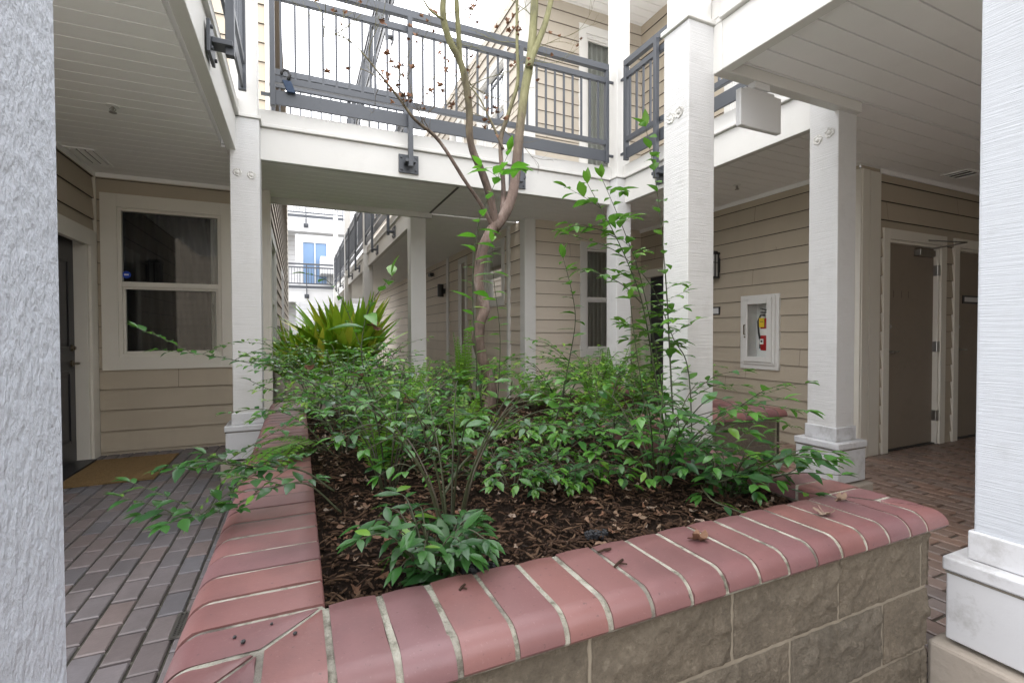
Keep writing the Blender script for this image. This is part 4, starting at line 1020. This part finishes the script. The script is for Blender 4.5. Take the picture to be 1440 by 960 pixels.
shrub('low shrub trailing dark leaves over the coping at the right front corner', 1.55, 1.36, .24, 13, .28, L=.080, W=.038, tint=(.0, .55), step=0.022, branch=2, side_bias=(.02, -.02), start=.1, whips=[
    (pxs([(990, 690), (1005, 705), (1045, 722), (1075, 745)], 1.22, -.2), 0.077, dict(start=.3, step=0.025, jitter=.3, r0=.003, tint=(0, .4))),
    (pxs([(1000, 680), (1060, 668), (1120, 690), (1146, 694)], 1.3, -.2), 0.070, dict(start=.2, step=0.025, jitter=.3, r0=.003, tint=(0, .4)))])
low_lab = ['small glossy shrub in the middle of the bed behind the bare mulch', 'glossy shrub below the tree trunk on its left', 'glossy shrub just right of the tree base',
           'leafy shrub at the left coping halfway back', 'dense shrub at the left back of the bed below the strap plant', 'dense leafy shrub at the back right, in front of the curtained window',
           'shrub by the planter notch in front of the tall column', 'rounded shrub against the back edge of the bed near the trunk', 'leafy shrub filling the bed centre left of the tree',
           'light green shrub in the far right arm of the planter', 'spreading shrub front of centre with leaves near the mulch', 'twiggy shrub beside the right coping', 'far left leafy shrub near the footbridge column',
           'back shrub under the footbridge right of the white passage column', 'low filler shrub in front of the tree trunk']
low = [(1.02, 1.72, .13, 9, .30), (.92, 3.15, .16, 8, .32), (1.85, 3.2, .44, 10, .44), (.22, 2.75, .52, 11, .42), (.30, 3.55, .60, 13, .52), (2.35, 3.45, .62, 13, .55),
       (1.66, 2.45, .24, 7, .32), (1.5, 4.15, .42, 10, .5), (.62, 2.75, .40, 9, .38), (2.75, 3.1, .38, 9, .4), (.80, 1.78, .16, 7, .32), (1.50, 2.05, .30, 8, .34), (.12, 4.1, .55, 11, .42), (.95, 4.1, .42, 10, .45), (1.36, 2.7, .10, 7, .26)]
for (x, y, h, ns, re), lb in zip(low, low_lab):
    shrub(lb, x, y, h, ns, re, L=.064, W=.030, mat=LEAFB if y > 2.6 else LEAF, tint=(.1, 1.0) if y > 2.2 else (0, .8), branch=5, step=.034, start=.22, bare=.25)
# long arching bare cane
t = thing('bare_cane', 'long arching bare green cane bending over the middle of the bed', 'branch', (.6, 1.7, .53)); m = MB(); f_ = MB()
P = [at_y(622, 700, 1.62), at_y(648, 655, 1.7), at_y(672, 632, 1.8), at_y(708, 604, 1.9), at_y(752, 580, 2.0), at_y(800, 573, 2.05), at_y(860, 578, 2.1)]
leafy(f_, m, P, .0055, .002, .05, .02, start=.7, step=.07, dens=.7); m.build('stem', STEM, t, smooth=True); f_.build('foliage', LEAF, t, smooth=True)
# curled dead leaves caught in the shrubs
def dry_leaf_mesh(mb, c, size, curl=.5, lobes=5, tintv=.5, up=UPV, ang=None):
    a0 = RR.uniform(0, 6.28) if ang is None else ang
    ax = Vector((math.cos(a0), math.sin(a0), RR.uniform(-.1, .3))).normalized(); ay = up.cross(ax).normalized(); az = ax.cross(ay)
    n = lobes*4; vs = [c]; 
    for ring, rr in ((1, .45), (2, 1.0)):
        for i in range(n):
            an = 2*math.pi*i/n; lob = .55+.45*abs(math.cos(an*lobes/2)) if ring == 2 else 1
            r = size*rr*lob*RR.uniform(.85, 1.1)
            h = curl*r*rr*(.6+.6*math.sin(an*2+a0))+RR.uniform(-.004, .004)
            vs.append(c+ax*(r*math.cos(an))+ay*(r*.62*math.sin(an))+az*abs(h))
    fs = [(0, 1+i, 1+(i+1) % n) for i in range(n)]+[(1+i, 1+n+i, 1+n+(i+1) % n, 1+(i+1) % n) for i in range(n)]
    mb.cur = tintv; mb.add(vs, fs)
for (px, py, Y, s, lb) in ((527, 457, 2.4, .035, 'curled brown dead leaf caught high in the leaning shrub'), (503, 527, 2.2, .035, 'dark dead leaf hanging left of centre in the shrubs'),
                        (569, 562, 2.2, .04, 'ragged brown dead leaf drooping in the middle shrubs'), (668, 640, 1.75, .026, 'round brown dead leaf hanging on the arching cane'),
                        (1003, 685, 1.35, .022, 'orange-brown dead leaf among the dark leaves at the right front'), (858, 540, 2.4, .02, 'tiny rust leaf in the right-hand shrubs'), (432, 518, 2.5, .03, 'brown dead leaf caught near the left column')):
    m = MB(); dry_leaf_mesh(m, at_y(px, py, Y), s, .9, 3, .25, Vector((.3, -.8, .4)).normalized())
    dry_leaf_mesh(m, at_y(px+4, py+6, Y), s*.7, .9, 3, .1, Vector((-.5, -.6, .5)).normalized())
    tag(m.build('dead_leaf', DEADL, smooth=True), lb, 'leaf', 'dead leaves caught in the shrubs')

# ferns
def frond(fo, st, base, az, L, rise, droop, pin=.045, tint=(.3, .9), tilt=0):
    d = Vector((math.cos(az), math.sin(az), 0)); n = 24; P = []
    for i in range(n+1):
        t = i/n; P.append(base+d*(L*t*math.cos(rise)*(1-.1*t))+UPV*(L*(math.sin(rise)*t-droop*t*t)))
    st.cur = .6; st.tube(P, [.0025*(1-.8*i/n)+.0004 for i in range(n+1)], 4, False)
    tv = RR.uniform(*tint)
    for i in range(3, n+1):
        t = i/n; tang = (P[i]-P[i-1]).normalized(); side = tang.cross(UPV)
        if side.length < .1: side = Vector((-d.y, d.x, 0))
        side.normalize(); up = side.cross(tang).normalized()
        w = pin*(.35+.65*min(1, t*3))*(1.0-.85*max(0, t-.35)/.65)
        for sg in (-1, 1):
            leaf(fo, P[i], side*sg+tang*.25+up*RR.uniform(-.1, .15), up, w*RR.uniform(.9, 1.1), (.0125*max(.7, L/.5)), .15, .1, min(1, max(0, tv+RR.uniform(-.12, .12))))
def fern(label, x, y, n, L, rise=(.7, 1.3), droop=(.2, .6), az=None, z=None, pin=.06, tint=(.3, .9)):
    z = soil_z(x, y)-.01 if z is None else z
    t = thing('fern', label, 'fern', (x, y, z), 'sword ferns'); fo, st = MB(), MB()
    for k in range(n):
        a = 2*math.pi*(k+RR.uniform(-.3, .3))/n if az is None else RR.uniform(*az)
        frond(fo, st, Vector((x+RR.uniform(-.03, .03), y+RR.uniform(-.03, .03), z)), a, L*RR.uniform(.7, 1.1), RR.uniform(*rise), RR.uniform(*droop), pin, tint)
    st.build('stem', STEM, t); fo.build('frond', FERN, t)
fern('upright bright sword fern standing behind the trunk on its left', 1.30, 3.95, 11, .74, (1.25, 1.5), (.0, .10), tint=(.4, .9))
fern('arching bright fern in front of the tree on its left', .95, 2.95, 18, .46, (.6, 1.1), (.2, .5), tint=(.7, 1))
fern('upright lime fern frond clump near the left coping', .34, 2.25, 8, .48, (1.0, 1.45), (.1, .4), tint=(.8, 1))
fern('fern spilling long fronds over the left coping toward the pavers', .10, 2.55, 9, .66, (.35, .75), (.5, .85), az=(2.7, 4.1), tint=(.4, .9), z=.60)
fern('upright fern in front of the curtained window at the back right', 2.55, 3.55, 11, .72, (1.0, 1.5), (.05, .35), tint=(.4, .9))
fern('fern at the planter notch beside the tall column', 2.02, 2.92, 16, .60, (.8, 1.4), (.1, .4), tint=(.5, 1))
fern('fern with low fronds right of the trunk', 1.80, 3.55, 14, .62, (.6, 1.2), (.2, .5), tint=(.3, .7))
fern('fern at the far right corner of the planter arm', 2.95, 3.6, 12, .55, (.8, 1.4), (.1, .4), tint=(.3, .8))
fern('bright fern among the shrubs left of the tree', .70, 3.3, 14, .60, (.8, 1.3), (.1, .4), tint=(.7, 1))

# strap-leaved plants beyond the bridge
def strap_plant(label, x, y, z, n, L, mat=STRAP, wide=.05, sp=.6):
    t = thing('strap_plant', label, 'plant', (x, y, z), 'yellow-green strap plants'); fo = MB()
    for k in range(n):
        a = RR.uniform(0, 6.283); le = RR.uniform(.12, sp)*1.0; d = Vector((math.cos(a), math.sin(a), 0)); l = L*RR.uniform(.65, 1.1); side = Vector((-d.y, d.x, 0))
        b = Vector((x, y, z))+d*RR.uniform(0, .16)+side*RR.uniform(-.14, .14); vs = []; nseg = 7
        tv = RR.uniform(.1, .75)
        if RR.random() < .2: tv = RR.uniform(.75, 1)
        for i in range(nseg+1):
            q = i/nseg; c = b+d*(l*math.sin(le)*q*(.6+.5*q))+UPV*(l*math.cos(le)*q-l*.22*le*q*q*q)
            w = wide*.5*(min(1, .5+q*2))*(1-(max(0, q-.55)/.45)**1.8*.97)
            vs += [c-side*w+d*w*.5, c-d*w*.2, c+side*w+d*w*.5]
        fs = []
        for i in range(nseg): fs += [(i*3, i*3+1, i*3+4, i*3+3), (i*3+1, i*3+2, i*3+5, i*3+4)]
        fo.cur = tv; fo.add(vs, fs)
    fo.build('foliage', mat, t, smooth=True)
strap_plant('big clump of yellow-green strap leaves, tallest in the passage bed', .62, 6.75, .56, 150, 1.22, sp=.80, wide=.115)
strap_plant('smaller strap plant leaning against the left passage wall', .06, 6.7, .56, 90, .82, sp=1.0, wide=.095)
strap_plant('strap plant with yellowed leaves in front of the big clump', .30, 6.50, .56, 90, .82, sp=1.0, wide=.095)
shrub('small variegated bush against the white passage column', 1.05, 6.55, .50, 16, .26, L=.045, W=.028, mat=VARI, step=.028, tint=(0, 1), group=None)
# loose green leaves under the shrubs read as ground cover
# ------------------------------------------------------------------ the maple
tree = thing('tree', 'nearly bare maple with a curved trunk forking in front of the footbridge', 'tree', (1.5, 3.8, .52))
tr, lf = MB(), MB()
def limb(pts, r, Y, dY=0.0, n=9):
    P = [at_y(px, py, Y+dY*i/(len(pts)-1)) for i, (px, py) in enumerate(pts)]
    P2 = smooth_path(P, .04); m_ = len(P2)
    rr = []
    for i in range(m_):
        t = i/(m_-1)*(len(r)-1); k = min(int(t), len(r)-2); v = r[k]+(r[k+1]-r[k])*(t-k)
        rr.append(v*(1+.10*noise.noise(P2[i]*9)))
    tr.tube(P2, rr, n); return P2
Yt = 3.8
trunk = limb([(686, 600), (688, 575), (691, 545), (682, 515), (673, 485), (675, 455), (682, 433), (675, 408), (673, 385), (678, 353), (690, 326), (700, 312)],
             [.075, .056, .048, .047, .050, .049, .044, .040, .042, .046, .048, .045], Yt, 0, 14)
tr_o = tr.build('trunk', BARK, tree, smooth=True)
tr = MB()
main = limb([(695, 322), (711, 298), (722, 267), (728, 213), (732, 173), (738, 127), (744, 93), (749, 50), (752, 0), (756, -60), (752, -160)], [.047, .045, .042, .040, .039, .038, .036, .034, .031, .028, .018], Yt, .25, 12)
l2 = limb([(697, 318), (690, 280), (678, 243), (665, 213), (660, 187), (660, 157), (655, 117), (646, 84), (632, 57), (623, 20), (624, -40), (610, -140)], [.036, .034, .032, .030, .029, .028, .027, .026, .022, .020, .018, .010], Yt, -.25, 10)
limb([(647, 86), (645, 50), (642, 0), (640, -80)], [.022, .020, .018, .010], Yt-.15, -.1, 9)
limb([(744, 95), (752, 70), (766, 35), (775, 0), (792, -70), (800, -150)], [.032, .030, .026, .024, .020, .012], Yt+.1, .2, 10)
l3 = limb([(705, 315), (708, 265), (704, 200), (716, 157), (728, 115), (727, 60), (727, 0), (730, -80)], [.026, .022, .020, .018, .016, .013, .011, .006], Yt+.05, .35, 8)
l4 = limb([(694, 322), (678, 290), (653, 253), (628, 213), (610, 190), (583, 168), (560, 137), (533, 103), (505, 70), (480, 50), (455, 52)], [.020, .018, .016, .015, .015, .014, .011, .008, .006, .004, .002], Yt, -.3, 8)
l5 = limb([(708, 210), (690, 170), (672, 135), (650, 112)], [.012, .010, .007, .004], Yt+.1, .2, 6)
l6 = limb([(624, 28), (605, 15), (590, -10)], [.010, .007, .005], Yt-.3, 0, 6)
# fine twigs
def twig(p, d, L, r, depth):
    n = 5; P = [p]; q = d.normalized()
    for i in range(n):
        q = (q+Vector((RR.uniform(-1, 1), RR.uniform(-1, 1), RR.uniform(-.7, .9)))*.28).normalized(); P.append(P[-1]+q*(L/n))
    tr.tube(P, [r*(1-.7*i/n) for i in range(n+1)], 4, False)
    if depth > 0:
        for i in range(1, n+1):
            if RR.random() < .62: twig(P[i], q+Vector((RR.uniform(-1, 1), RR.uniform(-1, 1), RR.uniform(-.5, 1)))*.9, L*RR.uniform(.4, .65), r*.55, depth-1)
    else:
        if RR.random() < .22: dl(P[-1])
def dl(p, s=None):
    dry_leaf_mesh(lf, p, s or RR.uniform(.016, .034), .9, 5, RR.uniform(.05, .75), Vector((RR.uniform(-1, 1), RR.uniform(-1, 1), RR.uniform(-.5, 1))).normalized())
for (path, k, lo) in ((main, 9, .45), (l2, 9, .40), (l3, 8, .30), (l4, 13, .45), (l5, 5, .2)):
    for i in range(k):
        t = lo+(1-lo)*(i+RR.random())/k; p = path[min(len(path)-1, int(t*len(path)))]
        twig(p, Vector((RR.uniform(-1, 1), RR.uniform(-.6, .6), RR.uniform(-.1, .9))), RR.uniform(.25, .6), .0042, 2)
for (cx, cy, n, sp) in ((548, 110, 9, 16), (565, 135, 8, 14), (605, 22, 6, 10), (722, 38, 10, 16), (700, 165, 7, 22), (585, 60, 4, 20), (690, 150, 5, 24), (665, 20, 4, 16), (630, 75, 4, 20), (560, 95, 5, 20), (735, 90, 4, 14)):
    for i in range(n): dl(at_y(cx+RR.gauss(0, sp*.6), cy+RR.gauss(0, sp*.6), Yt-.15+RR.uniform(-.15, .15)))
tr.build('branch', BARK, tree, smooth=True)
lf.build('dead_foliage', MAPLED, tree, smooth=True)

# ------------------------------------------------------------------ litter on the coping and pavers
def on_cop(px, py, dz=.004): p = at_z(px, py, COPZ); p.z = COPZ+dz; return p
for (px, py, s, tv, lb) in ((982, 760, .040, .45, 'curled copper dry leaf lying on the front coping'), (1158, 724, .034, .85, 'pale star-shaped dry leaf on the coping near the right corner'),
                            (1183, 704, .030, .7, 'tan curled dry leaf nearest the right corner of the coping')):
    m = MB(); dry_leaf_mesh(m, on_cop(px, py), s, .55, 5, tv); st_ = on_cop(px, py, .008)
    m.tube([st_, st_+Vector((.02, .03, .012)), st_+Vector((.025, .055, .006))], .0012, 5)
    tag(m.build('dry_leaf', DEADL, smooth=True), lb, 'leaf', 'dry leaves on the coping')
for (px, py, L, a, lb) in ((850, 775, .022, .1, 'short brown twig on the front coping'), (870, 793, .024, .5, 'forked brown twig on the front coping'), (650, 827, .013, .8, 'bit of bark lying on the front coping')):
    m = MB(); p = on_cop(px, py, .003); d = Vector((math.cos(a), math.sin(a), 0))*L
    m.cur = .2; m.tube([p-d, p+Vector((0, 0, .002)), p+d], .003, 6); m.tube([p, p+Vector((d.x*.6, -d.y-.006, .003))], .002, 5)
    tag(m.build('twig', MULCH), lb, 'twig', 'twigs on the coping')
for (px, py, r, lb) in ((330, 897, .0035, 'black berry left of the mitred joint'), (342, 904, .0045, 'larger black berry on the corner coping'), (415, 892, .004, 'black berry right of the mitred joint'), (382, 878, .003, 'black berry on the pale mortar joint')):
    bm = bmesh.new(); bmesh.ops.create_icosphere(bm, subdivisions=2, radius=r); me = bpy.data.meshes.new('berry'); bm.to_mesh(me); bm.free(); me.materials.append(DARKM)
    for v_ in me.vertices: v_.co.z *= .85
    o = bpy.data.objects.new('berry', me); COL.objects.link(o); p = on_cop(px, py, r*.8); o.location = p; tag(o, lb, 'berry', 'black berries on the coping')
for (px, py, rr_, lb) in ((672, 806, .05, 'dark lump of charcoal grit in the mulch left of centre'), (838, 757, .042, 'dark lump of charcoal grit in the mulch near the middle')):
    p = at_z(px, py-4, .55); p.y = max(p.y, IY0+.03); m = MB()
    for k in range(90):
        a = RR.uniform(0, 6.28); q = rr_*math.sqrt(RR.random()); c = Vector((p.x+q*math.cos(a), max(IY0+.006, p.y+q*.5*math.sin(a)), soil_z(p.x, p.y)+.01+RR.uniform(-.004, .008)))
        s = RR.uniform(.002, .005); m.obox(c, Vector((s, s*.3, 0)), Vector((-s*.3, s, s*.2)), Vector((0, -s*.2, s)))
    tag(m.build('charcoal_grit', CHARC), lb, 'grit', 'charcoal grit in the mulch')
# curled leaf litter in the bed
m = MB()
for k in range(1100):
    y = IY0+.03+(RR.random()**.9)*2.3; x = RR.uniform(IX0+.03, 3.0)
    if inbed(x, y) and inbed(x+.03, y-.03) and inbed(x-.03, y): dry_leaf_mesh(m, Vector((x, y, soil_z(x, y)+.010)), RR.uniform(.010, .026), .5, 3, RR.uniform(.2, 1))
tag(m.build('leaf_litter', DEADL, smooth=True), 'scattered brown leaf litter over the planter mulch', 'leaf litter', kind='stuff')

# ------------------------------------------------------------------ light
wd = bpy.data.worlds.new('World'); sc.world = wd; wd.use_nodes = True; nt = wd.node_tree
bg = nt.nodes['Background']; sky = nt.nodes.new('ShaderNodeTexSky'); sky.sky_type = 'NISHITA'; sky.sun_disc = False
SUN_EL, SUN_AZ = 68, 250      # azimuth clockwise from +Y
sky.sun_elevation = D2R(SUN_EL); sky.sun_rotation = D2R(SUN_AZ); sky.air_density = 1.0; sky.dust_density = 4.0; sky.ozone_density = 1.0
mx = nt.nodes.new('ShaderNodeMix'); mx.data_type = 'RGBA'; mx.inputs[0].default_value = .75
mx.inputs[7].default_value = (38.0, 38.2, 39.6, 1)     # thin bright cloud veil over the sky
nt.links.new(sky.outputs[0], mx.inputs[6]); nt.links.new(mx.outputs[2], bg.inputs[0]); bg.inputs[1].default_value = .15
sl = bpy.data.lights.new('sun', 'SUN'); sl.energy = 1.4; sl.angle = D2R(25); sl.color = (1, .95, .87)
so = bpy.data.objects.new('sun', sl); COL.objects.link(so)
az, el = D2R(SUN_AZ), D2R(SUN_EL)
sd = Vector((math.sin(az)*math.cos(el), math.cos(az)*math.cos(el), math.sin(el)))
so.rotation_euler = sd.to_track_quat('Z', 'Y').to_euler(); so.location = sd*30

sc.view_settings.view_transform = 'Standard'; sc.view_settings.look = 'None'; sc.view_settings.exposure = 0; sc.view_settings.gamma = 1
sc.cycles.max_bounces = 10; sc.cycles.diffuse_bounces = 6; sc.cycles.glossy_bounces = 4; sc.cycles.transparent_max_bounces = 12; sc.cycles.transmission_bounces = 4
sc.cycles.use_denoising = True
sc.cycles.sample_clamp_indirect = 8
